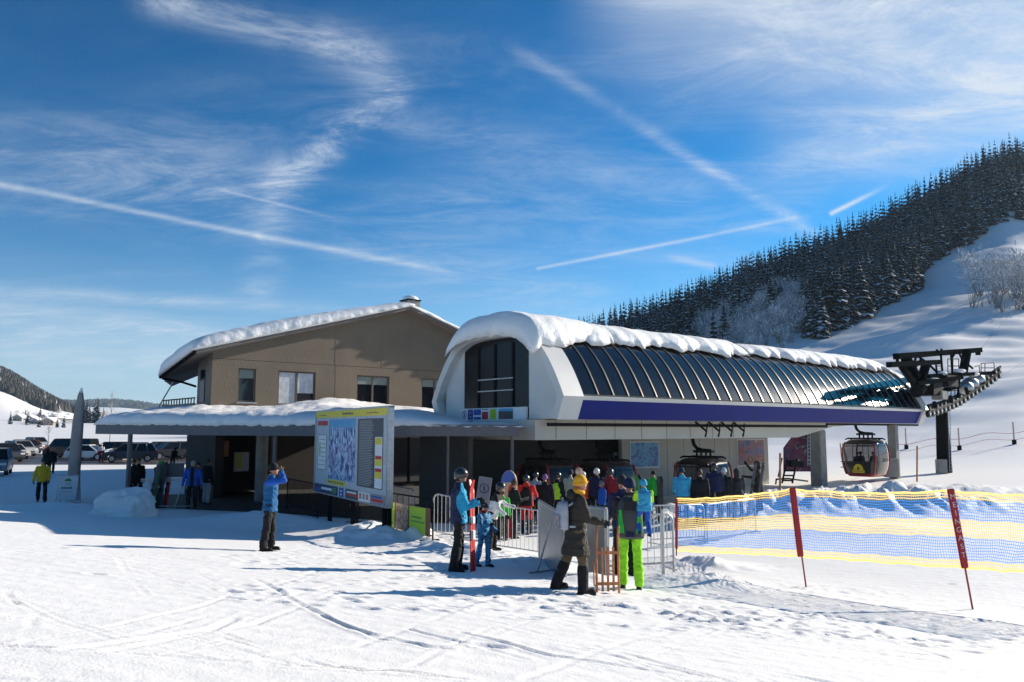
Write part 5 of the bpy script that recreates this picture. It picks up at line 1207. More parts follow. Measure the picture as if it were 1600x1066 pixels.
for k in range(40):
    g0 = .18 + k * .0176; b.poly([bp(.66, g0, .0105), bp(.66 + rnm.uniform(.12, .2), g0, .0105), bp(.66 + .16, g0 + .009, .0105), bp(.66, g0 + .009, .0105)], [(0, 1, 2, 3)], CY_['grey'])
b.build('list_lines', None, parent=lst, recalc=False)
b = MB(); bbox(b, .86, .945, .17, .70, .0103, .013, CY_['white'])
for g0, c in ((.62, 'yellow'), (.40, 'yellow'), (.27, 'yellow'), (.50, 'white'), (.47, 'red'), (.34, 'red')): bbox(b, .865, .94, g0, g0 + (.07 if c != 'red' else .035), .0133, .015, CY_[c])
b.build('symbol_strip', None, parent=board)
b = MB(); bbox(b, .03, .19, .83, .885, .001, .012, CY_['red']); bbox(b, .04, .18, .28, .72, .001, .008, CY_['grey']); bbox(b, .048, .172, .29, .71, .0083, .010, CY_['white'])
for k in range(7): bbox(b, .06, .16, .34 + k * .052, .348 + k * .052, .0103, .012, CY_['dgrey'] if k in (3, 4) else CY_['grey'])
bbox(b, .06, .085, .46, .62, .0123, .014, CY_['lime']); b.build('notice', None, parent=board)
b = MB(); bbox(b, .21, .48, .125, .18, .001, .014, CY_['yellow']); 
for k in range(9): bbox(b, .225 + k * .027, .240 + k * .027, .14, .165, .0143, .016, CY_['dgrey'])
b.build('legend', None, parent=board)
b = MB()
for f0, f1, c in ((.005, .37, 'navy'), (.40, .455, 'blue'), (.49, .66, 'dgrey'), (.665, .81, 'white'), (.815, .985, 'grey')): bbox(b, f0, f1, .0 + .005, .105, .001, .02, CY_[c])
bbox(b, .12, .29, .045, .075, .0203, .022, CY_['white']); bbox(b, .30, .36, .02, .09, .0203, .022, CY_['green']); bbox(b, .03, .11, .02, .06, .0203, .022, CY_['blue']); bbox(b, .50, .65, .035, .055, .0203, .022, CY_['red']); bbox(b, .51, .64, .065, .085, .0203, .022, CY_['white'])
bbox(b, .83, .97, .03, .06, .0203, .022, CY_['red']); bbox(b, .83, .95, .07, .09, .0203, .022, CY_['blue'])
for k in range(3): bbox(b, .68 + k * .042, .71 + k * .042, .03, .09, .0203, .022, CY_['sky' if k % 2 else 'orange'])
bbox(b, .42, .44, .02, .04, .0203, .022, CY_['white']); bbox(b, .42, .44, .06, .08, .0203, .022, CY_['white']); b.build('sponsor_strip', None, parent=board)
b = MB()
for f0, f1 in ((.42, .58), (.06, .17), (.76, .90)):
    n_ = 14 if f0 == .42 else 8
    for k in range(n_): a = f0 + (f1 - f0) * k / n_; bbox(b, a, a + (f1 - f0) / n_ * .7, .95, .95 + (.03 if k in (0, 5, 9) else .02) * (1 if f0 == .42 else .6), .0153, .017, CY_['dgrey'] if f0 == .42 else CY_['brown'])
b.build('header_lettering', None, parent=hd)
for f in (.22, .56, .95, 1.0):
    p_ = A0 + u * (BL * f) - nf * .08; g = gz(p_.x, p_.y); b = MB(); b.box(bp(f, 0, -.08) + UZ * ((g - .3 - zb) / 2), (.11 if f < .99 else .05, .11, zb - g + .3), None, Matrix.Rotation(math.atan2(u.y, u.x), 3, 'Z')); b.build('leg', MSTD, parent=board)
# ------------------------------------------------------------------ obelisk, A-sign, door sign
p = W(115, 745, 33.5); g = gz(p.x, p.y); H = W(118, 610, 33.5).z - g
b = MB(); rg = []
for q, rx in ((0, .235), (.25, .24), (.5, .235), (.72, .215), (.88, .165), (.96, .11), (1, .05)): rg.append([Vector((math.copysign(abs(math.cos(a)) ** .7, math.cos(a)) * rx + .10 * q * q, math.copysign(abs(math.sin(a)) ** .7, math.sin(a)) * rx * .6, q * (H + .2) - .2)) for a in np.linspace(0, 2 * math.pi, 17)[:-1]])
b.loft(rg); o = b.build('stone_obelisk', mat('obelisk_stone', (.34, .29, .27), .85, var=.15, vs=3, bump=.02, bs=8), smooth=R(50), loc=(p.x, p.y, g)); tag(o, 'tall pointed grey brown stone pillar with a snowy tip at the left', 'obelisk')
b = MB(); b.sphere((.12, -.02, H - .02), (.05, .05, .14), n=8); b.build('snow_tip', SNOWR, parent=o, smooth=True)
p = ground(106, 786); e = empty('folding_sign', p, R(8), label='pale folding sign with a green sun mark on the shaded snow', cat='sign')
for s_ in (-1, 1):
    M5 = Matrix.Rotation(R(11 * s_), 4, 'X'); b = MB(); b.box((0, 0, .6), (.70, .025, .92)); o = b.build('sign_face', mat('sign_face_white', (.55, .56, .58), .5), parent=e); o.matrix_local = Matrix.Translation((0, s_ * .26, 0)) @ M5
    b = MB(); 
    for xx in (-.36, .36): b.tube([(xx, 0, -.02), (xx, 0, 1.1)], .018, n=6)
    b.tube([(-.36, 0, 1.1), (.36, 0, 1.1)], .018, n=6); b.build('frame', MST, parent=o)
    if s_ < 0:
        b = MB(); b.prism([(math.cos(a) * .13, -.0135, .86 + math.sin(a) * .11) for a in np.linspace(0, math.pi, 10)], (0, -.003, 0), CY_['green'])
        for k in range(8): b.box((-.20 + k * .052, -.015, .60), (.038, .003, .055 if k % 3 else .07), CY_['navy'])
        for k in range(5): b.box((-.05 + k * .035, -.015, .76), (.025, .003, .025), CY_['navy'])
        for k in range(9): b.box((-.2 + k * .05, -.015, .45), (.03, .003, .02), CY_['navy'])
        b.build('print', None, parent=o)
p = gp(756, 25.5); e = empty('warning_sign', p, R(-12), label='grey leaning sign with a round mark in front of the dark doors', cat='sign')
b = MB(); b.box((0, 0, 1.2), (.42, .03, .95), None, Matrix.Rotation(R(8), 3, 'Y')); fc = b.build('sign_face', mat('sign_grey', (.14, .16, .22), .5), parent=e)
b = MB(); b.tube([(math.cos(a) * .14 + .02, -.022, 1.32 + math.sin(a) * .14) for a in np.linspace(0, 2 * math.pi, 21)[:-1]], .014, CY_['navy'], n=6, closed=True); b.box((.02, -.02, 1.32), (.05, .01, .16), CY_['navy']); b.build('round_mark', None, parent=fc)
b = MB(); b.tube([(-.06, .02, -.05), (0, .02, .8)], .025, n=8); b.build('stand', MST, parent=e)
b = MB(); c = gp(820, 27); 
def tall_panel(px, y0, y1, Yd, w, mats, lab, nm, cat):
    p = gp(px, Yd); zt_ = W(px, y0, Yd).z; b = MB(); H_ = zt_ - p.z
    prof = [Vector((math.cos(a) * w, 0, H_ - w * 1.4 + math.sin(a) * w * 1.4)) for a in np.linspace(0, math.pi, 10)]
    b.prism(prof + [Vector((-w, 0, .0)), Vector((w, 0, .0))][::1], (0, .04, 0), mats[0]); e = b.build(nm, None, loc=p, rz=R(-25)); tag(e, lab, cat)
    b = MB(); b.prism([Vector((math.cos(a) * w * .98, -.003, H_ - w * 1.4 + math.sin(a) * w * 1.38)) for a in np.linspace(.0, math.pi, 10)], (0, .002, 0)); b.build('blue_top', mats[1], parent=e)
tall_panel(795, 735, 800, 24.5, .26, [mat('tan_board', (.42, .34, .22), .6), CY_['blue']], 'upright tan board with a blue rounded top behind the red jacket', 'display_board', 'board')
# ------------------------------------------------------------------ snow heap, crate, ski stand
V3_ = Vector
def heap(cx_, cy_, rx, ry, h, lab, seed, nm='snow_heap', ex=.55):
    g = gz(cx_, cy_); b = MB(); rg = []; n = 56
    for q in np.linspace(0, 1, 22):
        k = (1 - q ** 3.2) ** .5 if q < 1 else .02; z = -.15 + (h + .15) * q
        r = []
        for j in range(n):
            a = 2 * math.pi * j / n; c, s = math.cos(a), math.sin(a); P = Vector((math.copysign(abs(c) ** ex, c) * rx * k, math.copysign(abs(s) ** ex, s) * ry * k, z)); nn_ = mnoise.fractal(P * 1.9 + Vector((seed, 0, 0)), 1, 2, 5); P *= 1 + .20 * nn_ ; P += Vector((c, s, .3)) * .11 * mnoise.noise(P * 5) + V3_((c, s, 0)) * .09 * mnoise.noise(P * 11); r.append(P)
        rg.append(r)
    b.loft(rg); return tag(b.build(nm, SNOWR, loc=(cx_, cy_, g), smooth=True), lab, 'snow heap')
p = ground(190, 808); heap(p.x - .35, p.y + .75, .92, .8, .84, 'blocky sunlit heap of cleared snow at the foot of the canopy post', 3)
p = gp(181, 80); heap(p.x, 80, 1.6, 1.0, 1.1, 'small snow heap beside a tan crate in the parking lot', 9)
b = MB(); p = gp(189, 79); b.box(p + UZ * .55, (1.0, .8, 1.1)); b.box(p + UZ * 1.13, (1.1, .9, .06)); tag(b.build('tan_crate', mat('tan_crate', (.32, .24, .15), .7), bevel=.02), 'tan crate beside a snow heap in the parking lot', 'crate')
def ski_pair(loc, H, c1, lean=(0, 0), rz=0, label='', group=None, c2='black', spread=.03):
    e = empty('pair_of_skis', loc, rz, label=label, cat='skis', group=group); top = Vector((lean[0], lean[1], H))
    for k in (0, 1):
        b = MB(); rg = []; x0 = (k - .5) * spread * 2
        for q in np.linspace(0, 1, 15):
            w = .045 + .016 * abs(2 * q - 1) ** 2 if q < .95 else .03; c = top * q + Vector((x0, (.06 * (q - .88) / .12 if q > .88 else 0) * (1 if k else -1), 0)); rg.append([c + Vector((-w, -.008, 0)), c + Vector((w, -.008, 0)), c + Vector((w, .008, 0)), c + Vector((-w, .008, 0))])
        b.loft(rg); o = b.build('ski', CY_[c1], parent=e)
        for q, hh in ((.40, .16), (.56, .12)): b = MB(); b.box(top * q + Vector((x0, -.03 if k == 0 else .03, 0)), (.07, .06, hh)); b.build('binding', CY_[c2], parent=o)
    return e
e = empty('ski_stand', gp(266, 30), label='trestle ski stand with a dark board under the left canopy', cat='ski stand')
b = MB(); 
for s_ in (-.75, .65):
    for d_ in (-.35, .35): b.tube([(s_ + d_, 0, 0), (s_ * .9, 0, 1.05)], .022, n=6)
for z_ in (1.05, .98): b.tube([(-1.0, 0, z_), (1.0, 0, z_)], .022, n=6)
b.tube([(-1, -.3, .1), (1, -.3, .1)], .02, n=6); b.build('trestle', MST, parent=e)
b = MB(); b.box((.15, 0, 1.38), (.85, .05, .5)); b.build('board', mat('dark_board', (.05, .055, .07), .5), parent=e)
b = MB(); b.box((.15, 0, 1.10), (.7, .06, .03)); b.build('shelf', MST, parent=e)
for i, (px, H_, c, ln_) in enumerate(((238, 1.6, 'dgrey', .25), (243, 1.75, 'green', .2), (249, 1.5, 'black', -.1), (254, 1.7, 'dgrey', .1), (258, 1.55, 'navy', -.15), (263, 1.6, 'red', .1), (247, 1.2, 'grey', .3), (236, 1.3, 'black', .35))):
    ski_pair(gp(px, 29.4 + .12 * i), H_, c, (ln_, .15), 0, ['leftmost grey skis on the stand under the canopy', 'green skis on the stand under the canopy', 'black skis left of the dark board', 'dark grey skis just left of the board', 'navy skis in front of the dark board', 'red skis below the dark board', 'short grey skis leaning on the stand', 'short black skis leaning outermost on the stand'][i], 'skis leaning on the canopy stand')
# ------------------------------------------------------------------ cars
MCGL = mat('car_glass', (.010, .012, .014), .08, spec=.4); MTY = MBLK; MRIMW = mat('wheel_rim', (.35, .35, .36), .35, .8); MLAMP = mat('head_lamp', (.75, .75, .7), .15); MTAIL = mat('tail_lamp', (.40, .02, .02), .25)
def car_paint(name, c): return mat('car_paint_' + name, c, .38, .0, coat=.25, var=.04, spec=.35)
def make_car(kind, m):
    e = empty({'van': 'parked_van', 'suv': 'parked_car', 'hatch': 'parked_car'}[kind], (0, 0, 0), cat='van' if kind == 'van' else 'car')
    L, Wd, H, belt, nose = {'van': (5.1, 1.9, 1.98, 1.15, 1.05), 'suv': (4.6, 1.86, 1.68, 1.02, .98), 'hatch': (4.0, 1.72, 1.47, .92, .86)}[kind]
    h2 = L / 2; wr = .33; ax = h2 - .85
    def arch(cx): return [(cx + math.cos(a) * (wr + .06), .30 + math.sin(a) * (wr + .06)) for a in np.linspace(math.pi, 0, 9)]
    bot = [(-h2, .32)] + [(x, max(z, .22)) for x, z in arch(-ax)] + [(x, max(z, .22)) for x, z in arch(ax)] + [(h2, .3)]
    top = [(h2 + .02, .62), (h2 - .12, nose - .12), (h2 - (.55 if kind == 'van' else .95), belt - .02), (-h2 + .12, belt), (-h2 - .02, .7)]
    b = MB(); b.prism([(x, -Wd / 2, z) for x, z in bot + top], (0, Wd, 0)); b.build('body', m, parent=e, bevel=.05, smooth=R(40))
    fr0 = h2 - (.6 if kind == 'van' else 1.0); re = -h2 + .15
    b = MB(); ringb = [Vector((fr0, -Wd / 2 + .04, belt - .01)), Vector((fr0, Wd / 2 - .04, belt - .01)), Vector((re, Wd / 2 - .04, belt - .01)), Vector((re, -Wd / 2 + .04, belt - .01))]
    t0 = fr0 - (.5 if kind == 'van' else .75); t1 = re + (.12 if kind == 'van' else .35)
    ringt = [Vector((t0, -Wd / 2 + .2, H - .06)), Vector((t0, Wd / 2 - .2, H - .06)), Vector((t1, Wd / 2 - .2, H - .06)), Vector((t1, -Wd / 2 + .2, H - .06))]
    b.loft([ringb, ringt]); gl = b.build('window', MCGL, parent=e)
    b = MB()
    for a, c in zip(ringb, ringt): b.bar(a, c, .07)
    for s_ in (0, 1):
        a = ringb[s_].lerp(ringb[3 - s_], .5); c = ringt[s_].lerp(ringt[3 - s_], .5); b.bar(a, c, .08)
        if kind != 'hatch': a = ringb[s_].lerp(ringb[3 - s_], .78); c = ringt[s_].lerp(ringt[3 - s_], .78); b.bar(a, c, .1)
    b.build('window_pillars', m, parent=e)
    b = MB(); b.prism([v + UZ * .0 for v in ringt], (0, 0, .06)); b.build('roof', m, parent=e, bevel=.03)
    for sx_ in (-1, 1):
        for sy_ in (-1, 1):
            b = MB(); c = Vector((sx_ * ax, sy_ * (Wd / 2 - .12), wr)); b.tube([c - Vector((0, .11, 0)), c + Vector((0, .11, 0))], wr, n=20); w_ = b.build('wheel', MTY, parent=e, smooth=R(50))
            b = MB(); b.tube([c - Vector((0, .115, 0)), c + Vector((0, .115, 0))], wr * .62, n=14); b.build('rim', MRIMW, parent=w_)
    for sy_ in (-1, 1):
        b = MB(); b.box((h2 - .08, sy_ * (Wd / 2 - .28), .72), (.14, .36, .16)); b.build('headlight', MLAMP, parent=e)
        b = MB(); b.box((-h2 + .03, sy_ * (Wd / 2 - .15), .88), (.12, .18, .26)); b.build('tail_light', MTAIL, parent=e)
    b = MB(); b.box((-h2 - .03, 0, .62), (.02, .5, .11)); b.build('number_plate', CY_['white'], parent=e)
    b = MB(); b.box((h2 + .015, 0, .5), (.03, 1.1, .16)); b.build('grille', MBLK, parent=e)
    return e
cars = [('hatch', (.75, .75, .74), 'white', 142, 77, 2, 'white hatchback parked side on just right of the obelisk'), ('van', (.008, .010, .012), 'black', 114, 84, 178, 'black van parked side on behind the obelisk'),
 ('suv', (.02, .03, .055), 'darkblue', 205, 73, 205, 'dark blue estate car seen from behind left of the canopy post'), ('suv', (.03, .03, .035), 'anthracite', 176, 82, 185, 'dark car parked behind the small snow heap and tan crate'), ('hatch', (.6, .6, .6), 'silver', 214, 92, 190, 'pale car half hidden behind the dark blue estate'),
 ('suv', (.02, .035, .03), 'darkgreen', 252, 83, 225, 'dark green car nearest the canopy post on its right'), ('suv', (.02, .02, .025), 'black2', 268, 80, 225, 'black car in the middle of three behind the ski stand'), ('suv', (.12, .01, .015), 'darkred', 288, 84, 215, 'dark red car behind the ski stand'), ('hatch', (.5, .5, .48), 'beige', 318, 88, 200, 'pale car glimpsed between the posts beside the arcade'),
 ('suv', (.18, .22, .26), 'steelblue', -6, 52, -62, 'blue grey car cut off by the left edge of the picture'), ('suv', (.03, .035, .05), 'night', 8, 74, -35, 'nearest dark car in the receding row at the left'), ('hatch', (.55, .5, .45), 'sand', 22, 81, -35, 'second car of the receding left row, sand coloured'), ('suv', (.4, .4, .42), 'grey', 33, 89, -35, 'third car of the receding left row, light grey'),
 ('suv', (.05, .05, .06), 'slate', 43, 98, -35, 'fourth car of the receding left row, slate grey'), ('hatch', (.35, .1, .06), 'rust', 51, 108, -35, 'fifth car of the receding left row, rust red'), ('suv', (.3, .33, .38), 'pale_blue', 59, 120, -35, 'farthest car of the receding left row, pale blue')]
for kd, c, nm, px, Yd, ang, lab in cars:
    x = (px - 800) / 1258 * Yd; cr_ = make_car(kd, car_paint(nm, c)); cr_.location = (x, Yd, gz(x, Yd) + .04); cr_.rotation_euler.z = R(ang); tag(cr_, lab, None, 'vehicles parked in the lot')
# ------------------------------------------------------------------ people
PEND = []
def pend(mb, name, vox, parent, mats, fold=0.0, fcol=None, loc=None, rz=0, it=3, skip=None):
    me_ = bpy.data.meshes.new(name); me_.from_pydata([tuple(v) for v in mb.v], [], mb.f); o = bpy.data.objects.new(name, me_); COL.objects.link(o)
    if parent is not None: o.parent = parent
    m = o.modifiers.new('r', 'REMESH'); m.mode = 'VOXEL'; m.voxel_size = vox; m2 = o.modifiers.new('s', 'SMOOTH'); m2.factor = .5; m2.iterations = it
    PEND.append((o, mats, fold, fcol)); return o
def finish():
    bpy.context.view_layer.update(); dg = bpy.context.evaluated_depsgraph_get()
    for o, mats, fold, fcol in PEND:
        ev = o.evaluated_get(dg); me_ = bpy.data.meshes.new_from_object(ev); me_.name = o.name
        n = len(me_.vertices); co = np.empty(n * 3); me_.vertices.foreach_get('co', co); co = co.reshape(-1, 3)
        if fold:
            no = np.empty(n * 3); me_.vertices.foreach_get('normal', no); no = no.reshape(-1, 3); s = hash(o.name) % 50
            f = fbm(co[:, 0] * 9 + co[:, 1] * 9 + s, co[:, 2] * 15 + s, 3, 3); co = co + no * (f * fold * 2.4)[:, None]; me_.vertices.foreach_set('co', co.ravel())
        me_.materials.clear()
        for m in mats: me_.materials.append(m)
        np_ = len(me_.polygons); me_.polygons.foreach_set('use_smooth', np.ones(np_, bool))
        if fcol:
            ce = np.empty(np_ * 3); me_.polygons.foreach_get('center', ce); ce = ce.reshape(-1, 3); me_.polygons.foreach_set('material_index', fcol(ce).astype(np.int32))
        else: me_.polygons.foreach_set('material_index', np.zeros(np_, np.int32))
        o.modifiers.clear(); old = o.data; o.data = me_; bpy.data.meshes.remove(old); me_.update()
    PEND.clear()
def cap(mb, a, b, ra, rb, n=10):
    a, b = Vector(a), Vector(b); mb.sphere(a, ra, None, n); mb.sphere(b, rb, None, n); mb.tube([a, a.lerp(b, .5), b], [ra, (ra + rb) / 2, rb], n=n)
def hand(mb, wr, d, pn, th, g=0.0, curl=.5, k=1.0):
    """wr wrist, d pointing dir, pn palm normal, th thumb side; g glove thickness"""
    d = Vector(d).normalized(); pn = Vector(pn); pn = (pn - d * pn.dot(d)).normalized(); sd = d.cross(pn).normalized() * th
    c = wr + d * .045 * k
    M3 = Matrix((sd, pn, d)).transposed(); mb.sphere(c, (.040 * k + g, .016 * k + g, .050 * k + g), None, 10, M3)
    for i, (o, L) in enumerate(((.028, .070), (.010, .080), (-.010, .074), (-.028, .060))):
        a = c + d * .042 * k + sd * o * k; c1 = curl * .9; b_ = a + (d * math.cos(c1) + pn * math.sin(c1)) * L * .5 * k; c2 = curl * 2.0; e_ = b_ + (d * math.cos(c2) + pn * math.sin(c2)) * L * .5 * k
        cap(mb, a, b_, .009 * k + g * .8, .008 * k + g * .8, 6); cap(mb, b_, e_, .008 * k + g * .8, .007 * k + g * .7, 6)
    a = c - d * .02 * k + sd * .034 * k; b_ = a + (sd * .75 + d * .6 + pn * .35 * curl).normalized() * .036 * k; e_ = b_ + (d + sd * .25 + pn * .6 * curl).normalized() * .032 * k
    cap(mb, a, b_, .011 * k + g * .8, .010 * k + g * .8, 6); cap(mb, b_, e_, .010 * k + g * .8, .008 * k + g * .8, 6)
SKIN = mat('skin', (.42, .22, .15), .55, var=.08, vs=20); SKIND = SKIN
HAIR = {k: mat('hair_' + k, c, .7, var=.3, vs=40) for k, c in (('brown', (.05, .025, .015)), ('grey', (.30, .28, .26)), ('black', (.01, .009, .008)))}
def cloth(name, c, r=.9): return mat('cloth_' + name, c, r, var=.14, vs=7, bump=.012, bs=14)
CL = {k: cloth(k, v) for k, v in dict(black=(.006, .006, .008), char=(.022, .022, .025), navy=(.012, .018, .06), blue=(.01, .09, .42), teal=(.002, .085, .23), turq=(.015, .30, .50), sky=(.04, .33, .55), red=(.55, .02, .015), orange=(.75, .12, .02), lime=(.30, .75, .02), green=(.03, .42, .05), olive=(.030, .025, .018), khaki=(.10, .07, .035), yellow=(.62, .40, .02), mustard=(.75, .36, .02), white=(.62, .62, .60), grey=(.20, .21, .22), lgrey=(.36, .38, .42), brown=(.12, .06, .03), dred=(.25, .012, .02), hivis=(.45, .75, .03), purple=(.2, .1, .25)).items()}
def patt(name, a, c, s=3.0, th=.5):
    m = bpy.data.materials.new(name); m.use_nodes = True; t = m.node_tree; b_ = t.nodes['Principled BSDF']; b_.inputs['Roughness'].default_value = .75; tc_ = t.nodes.new('ShaderNodeTexCoord'); mp_ = t.nodes.new('ShaderNodeMapping'); mp_.inputs['Scale'].default_value = (1, 1, 2.2); n = t.nodes.new('ShaderNodeTexNoise'); n.inputs['Scale'].default_value = s; n.inputs['Detail'].default_value = 3; n.inputs['Distortion'].default_value = .8
    t.links.new(tc_.outputs['Object'], mp_.inputs[0]); t.links.new(mp_.outputs[0], n.inputs['Vector']); cr = t.nodes.new('ShaderNodeValToRGB'); cr.color_ramp.interpolation = 'CONSTANT'; e_ = cr.color_ramp.elements; e_[0].color = (*a, 1); e_[1].position = th; e_[1].color = (*c, 1); q_ = e_.new(th + .09); q_.color = (*[x * .55 + .02 for x in c], 1); t.links.new(n.outputs['Fac'], cr.inputs[0]); t.links.new(cr.outputs[0], b_.inputs['Base Color']); return m
CL['kidblue'] = patt('cloth_kid_blue_pattern', (.01, .03, .12), (.03, .30, .55), 9, .46); CL['patch'] = patt('cloth_floral', (.18, .17, .18), (.45, .38, .40), 16, .5)
GOG = mat('goggle_lens', (.25, .06, .02), .08, .6); HELM = {k: mat('helmet_' + k, c, .3, coat=.6, var=.05) for k, c in (('black', (.02, .02, .022)), ('white', (.7, .7, .7)), ('grey', (.15, .15, .16)), ('orange', (.7, .15, .03)), ('red', (.65, .02, .02)))}
V3 = Vector
ARM = dict(down=((.06, .16, -1), (.22, .02, -1)), hold=((.35, .12, -1), (1, -.15, .25)), fwd=((.7, .1, -.8), (1, -.1, .1)), brow=((.85, .25, -.05), (-.05, -.55, .85)), pocket=((-.12, .3, -1), (.45, -.25, -.9)), low=((.25, .12, -1), (.7, 0, -.6)), up=((.6, .2, .1), (.7, -.1, 1)), side=((.05, .32, -.95), (.25, .12, -1)), back=((-.3, .12, -1), (.1, 0, -1)), lean=((.6, .2, -.7), (.9, 0, -.3)))
def person(loc, H, phi, label, jacket='black', pants='black', head='beanie', hc='black', boots='char', arms=('down', 'down'), legs=((3, 4), (-3, 2)), lean=0, glove='black', hair=None, vox=.016, jfc=None, jm=None, hem=-.10, head_yaw=0, group='people queueing at the lift', goggles=False, ski_boots=False, tilt=0, width=1.0, vest=None, scarf=None, eyes=False, hood=None, coatlen=None, name='person'):
    k = H / 1.78; body = MB(); rl = R(lean)
    def T(p, piv=V3((0, 0, 0))): return p
    leg_pts = []
    for s, (a, kn) in zip((1, -1), legs):
        h = V3((0, s * .095, 0)); sp = s * .06
        d1 = V3((math.sin(R(a)), sp, -math.cos(R(a)))).normalized(); K = h + d1 * .43; d2 = V3((math.sin(R(a - kn)), sp * .3, -math.cos(R(a - kn)))).normalized(); A = K + d2 * .42; leg_pts.append((h, K, A))
    low = min(p[2].z for p in leg_pts) - .085; up0 = V3((0, 0, -low))
    leg_pts = [tuple(q + up0 for q in p) for p in leg_pts]; hip = up0.copy()
    sd = V3((math.sin(rl), 0, math.cos(rl))); fwd = V3((math.cos(rl), 0, -math.sin(rl)))
    def S(x, y, z): return hip + sd * z + fwd * x + V3((0, y * width, 0))
    def ell(z, rx, ry, x=0): return [S(x + math.cos(a) * rx, math.sin(a) * ry, z) for a in np.linspace(0, 2 * math.pi, 19)[:-1]]
    # body
    body.loft([ell(-.10, .085, .12), ell(0, .10, .155), ell(.15, .095, .14), ell(.32, .11, .16), ell(.44, .10, .17), ell(.52, .06, .10), ell(.56, .055, .058), ell(.62, .055, .055)])
    hd_ = S(.02, 0, .705) + V3((.02, 0, 0)); Mh = (Matrix.Rotation(R(head_yaw), 3, 'Z') @ Matrix.Rotation(R(tilt), 3, 'Y'))
    def Hh(x, y, z): return hd_ + Mh @ V3((x, y, z))
    hs = 1.0 if H > 1.3 else 1.0 + (1.3 - H) * .55
    def Hs(x, y, z): return Hh(x * hs, y * hs, z * hs)
    body.sphere(Hs(-.005, 0, .03), (.098 * hs, .078 * hs, .095 * hs), None, 14, Mh); body.sphere(Hs(.03, 0, -.035), (.062 * hs, .055 * hs, .070 * hs), None, 12, Mh)
    body.sphere(Hs(.095, 0, -.012), (.022 * hs, .013 * hs, .020 * hs), None, 8, Mh); body.sphere(Hs(.088, 0, .018), (.014 * hs, .012 * hs, .028 * hs), None, 8, Mh)
    body.sphere(Hs(.078, 0, -.052), (.016 * hs, .024 * hs, .008 * hs), None, 8, Mh); body.sphere(Hs(.072, 0, -.085), (.02 * hs, .025 * hs, .016 * hs), None, 8, Mh); body.sphere(Hs(.074, 0, .045), (.02 * hs, .05 * hs, .012 * hs), None, 8, Mh)
    for s in (-1, 1): body.sphere(Hs(-.005, s * .079, -.005), (.018 * hs, .010 * hs, .030 * hs), None, 8, Mh)
    ap = []
    for s, pre in zip((1, -1), arms):
        u_, f_ = ARM[pre] if isinstance(pre, str) else pre; sh = S(0, s * .185, .46); u_ = V3((u_[0], u_[1] * s, u_[2])).normalized(); f_ = V3((f_[0], f_[1] * s, f_[2])).normalized()
        el = sh + u_ * .285; wr = el + f_ * .25; ap.append((sh, el, wr, f_)); cap(body, sh, el, .052, .040); cap(body, el, wr, .040, .027); 
        if not glove: hand(body, wr + f_ * .01, f_, V3((0, -s, 0)) if abs(f_.y) < .8 else V3((1, 0, 0)), 1 if s > 0 else -1, 0, .55)
        else: cap(body, wr, wr + f_ * .05, .022, .018, 8)
    for h, Kk, A in leg_pts:
        cap(body, h, Kk, .078, .052); cap(body, Kk, A, .050, .038); cap(body, A, A + V3((.13, 0, -.045)), .035, .028, 8)
    o = pend(body, name, vox * .85, None, [SKIN]); o.location = loc; o.rotation_euler.z = R(phi); o.scale = (k, k, k); tag(o, label, 'person', group)
    # trousers
    t = MB(); t.loft([ell(-.12, .10, .14), ell(-.02, .125, .175), ell(.08, .12, .17)])
    for h, Kk, A in leg_pts: t.sphere(h, .105, None, 12); cap(t, h, Kk, .100, .074); cap(t, Kk, A + V3((0, 0, .03)), .080, .080 if not ski_boots else .068)
    pend(t, 'trousers', vox, o, [CL[pants]], .022)
    # jacket
    j = MB(); hz_ = hem if coatlen is None else -coatlen
    cw = .04 if coatlen else 0; rg = [ell(hz_, .150 + cw * 1.6, .205 + cw), ell(hz_ + .06, .152 + cw * 1.4, .205 + cw), ell(.06, .140, .190), ell(.2, .142, .185), ell(.34, .150, .205), ell(.43, .135, .205), ell(.50, .085, .13), ell(.545, .075, .078), ell(.60, .078, .08), ell(.605, .06, .06)]
    if hz_ > .0: rg = rg[:2] + rg[3:]
    j.loft(rg)
    for sh, el, wr, f_ in ap: cap(j, sh, el, .079, .063); cap(j, el, wr - f_ * .01, .063, .050)
    if hood: j.sphere(S(-.10, 0, .53), (.07, .12, .09), None, 10)
    js = [CL[jacket]] + ([CL[x] for x in jm] if jm else [])
    jo = pend(j, 'jacket', vox, o, js, .022, jfc)
    if vest:
        v_ = MB(); v_.loft([ell(-.09, .185, .20), ell(.06, .178, .19), ell(.2, .182, .185), ell(.38, .188, .165), ell(.48, .13, .12)]); pend(v_, 'vest', vox, o, [CL[vest]], .005)
    # gloves, boots
    if glove:
        for s, (sh, el, wr, f_) in zip((1, -1), ap):
            g_ = MB(); cap(g_, wr - f_ * .02, wr + f_ * .02, .040, .036, 8); hand(g_, wr + f_ * .01, f_, V3((0, -s, 0)) if abs(f_.y) < .8 else V3((1, 0, 0)), 1 if s > 0 else -1, .008, .75); pend(g_, 'glove', .009 if vox < .014 else .012, o, [CL[glove] if glove in CL else CL['black']], 0, it=2)
    for h, Kk, A in leg_pts:
        b_ = MB(); br = .082 if ski_boots else .056; ht = .30 if ski_boots else .2; dd = (Kk - A).normalized()
        cap(b_, A + dd * ht, A, br + .008, br); cap(b_, A + V3((-.03, 0, -.03)), A + V3((.15, 0, -.045)), br * .75, br * .62, 10); b_.box(A + V3((.055, 0, -.072)), (.29, .09, .026)); pend(b_, 'boot', .012, o, [CL[boots]], .003, it=2)
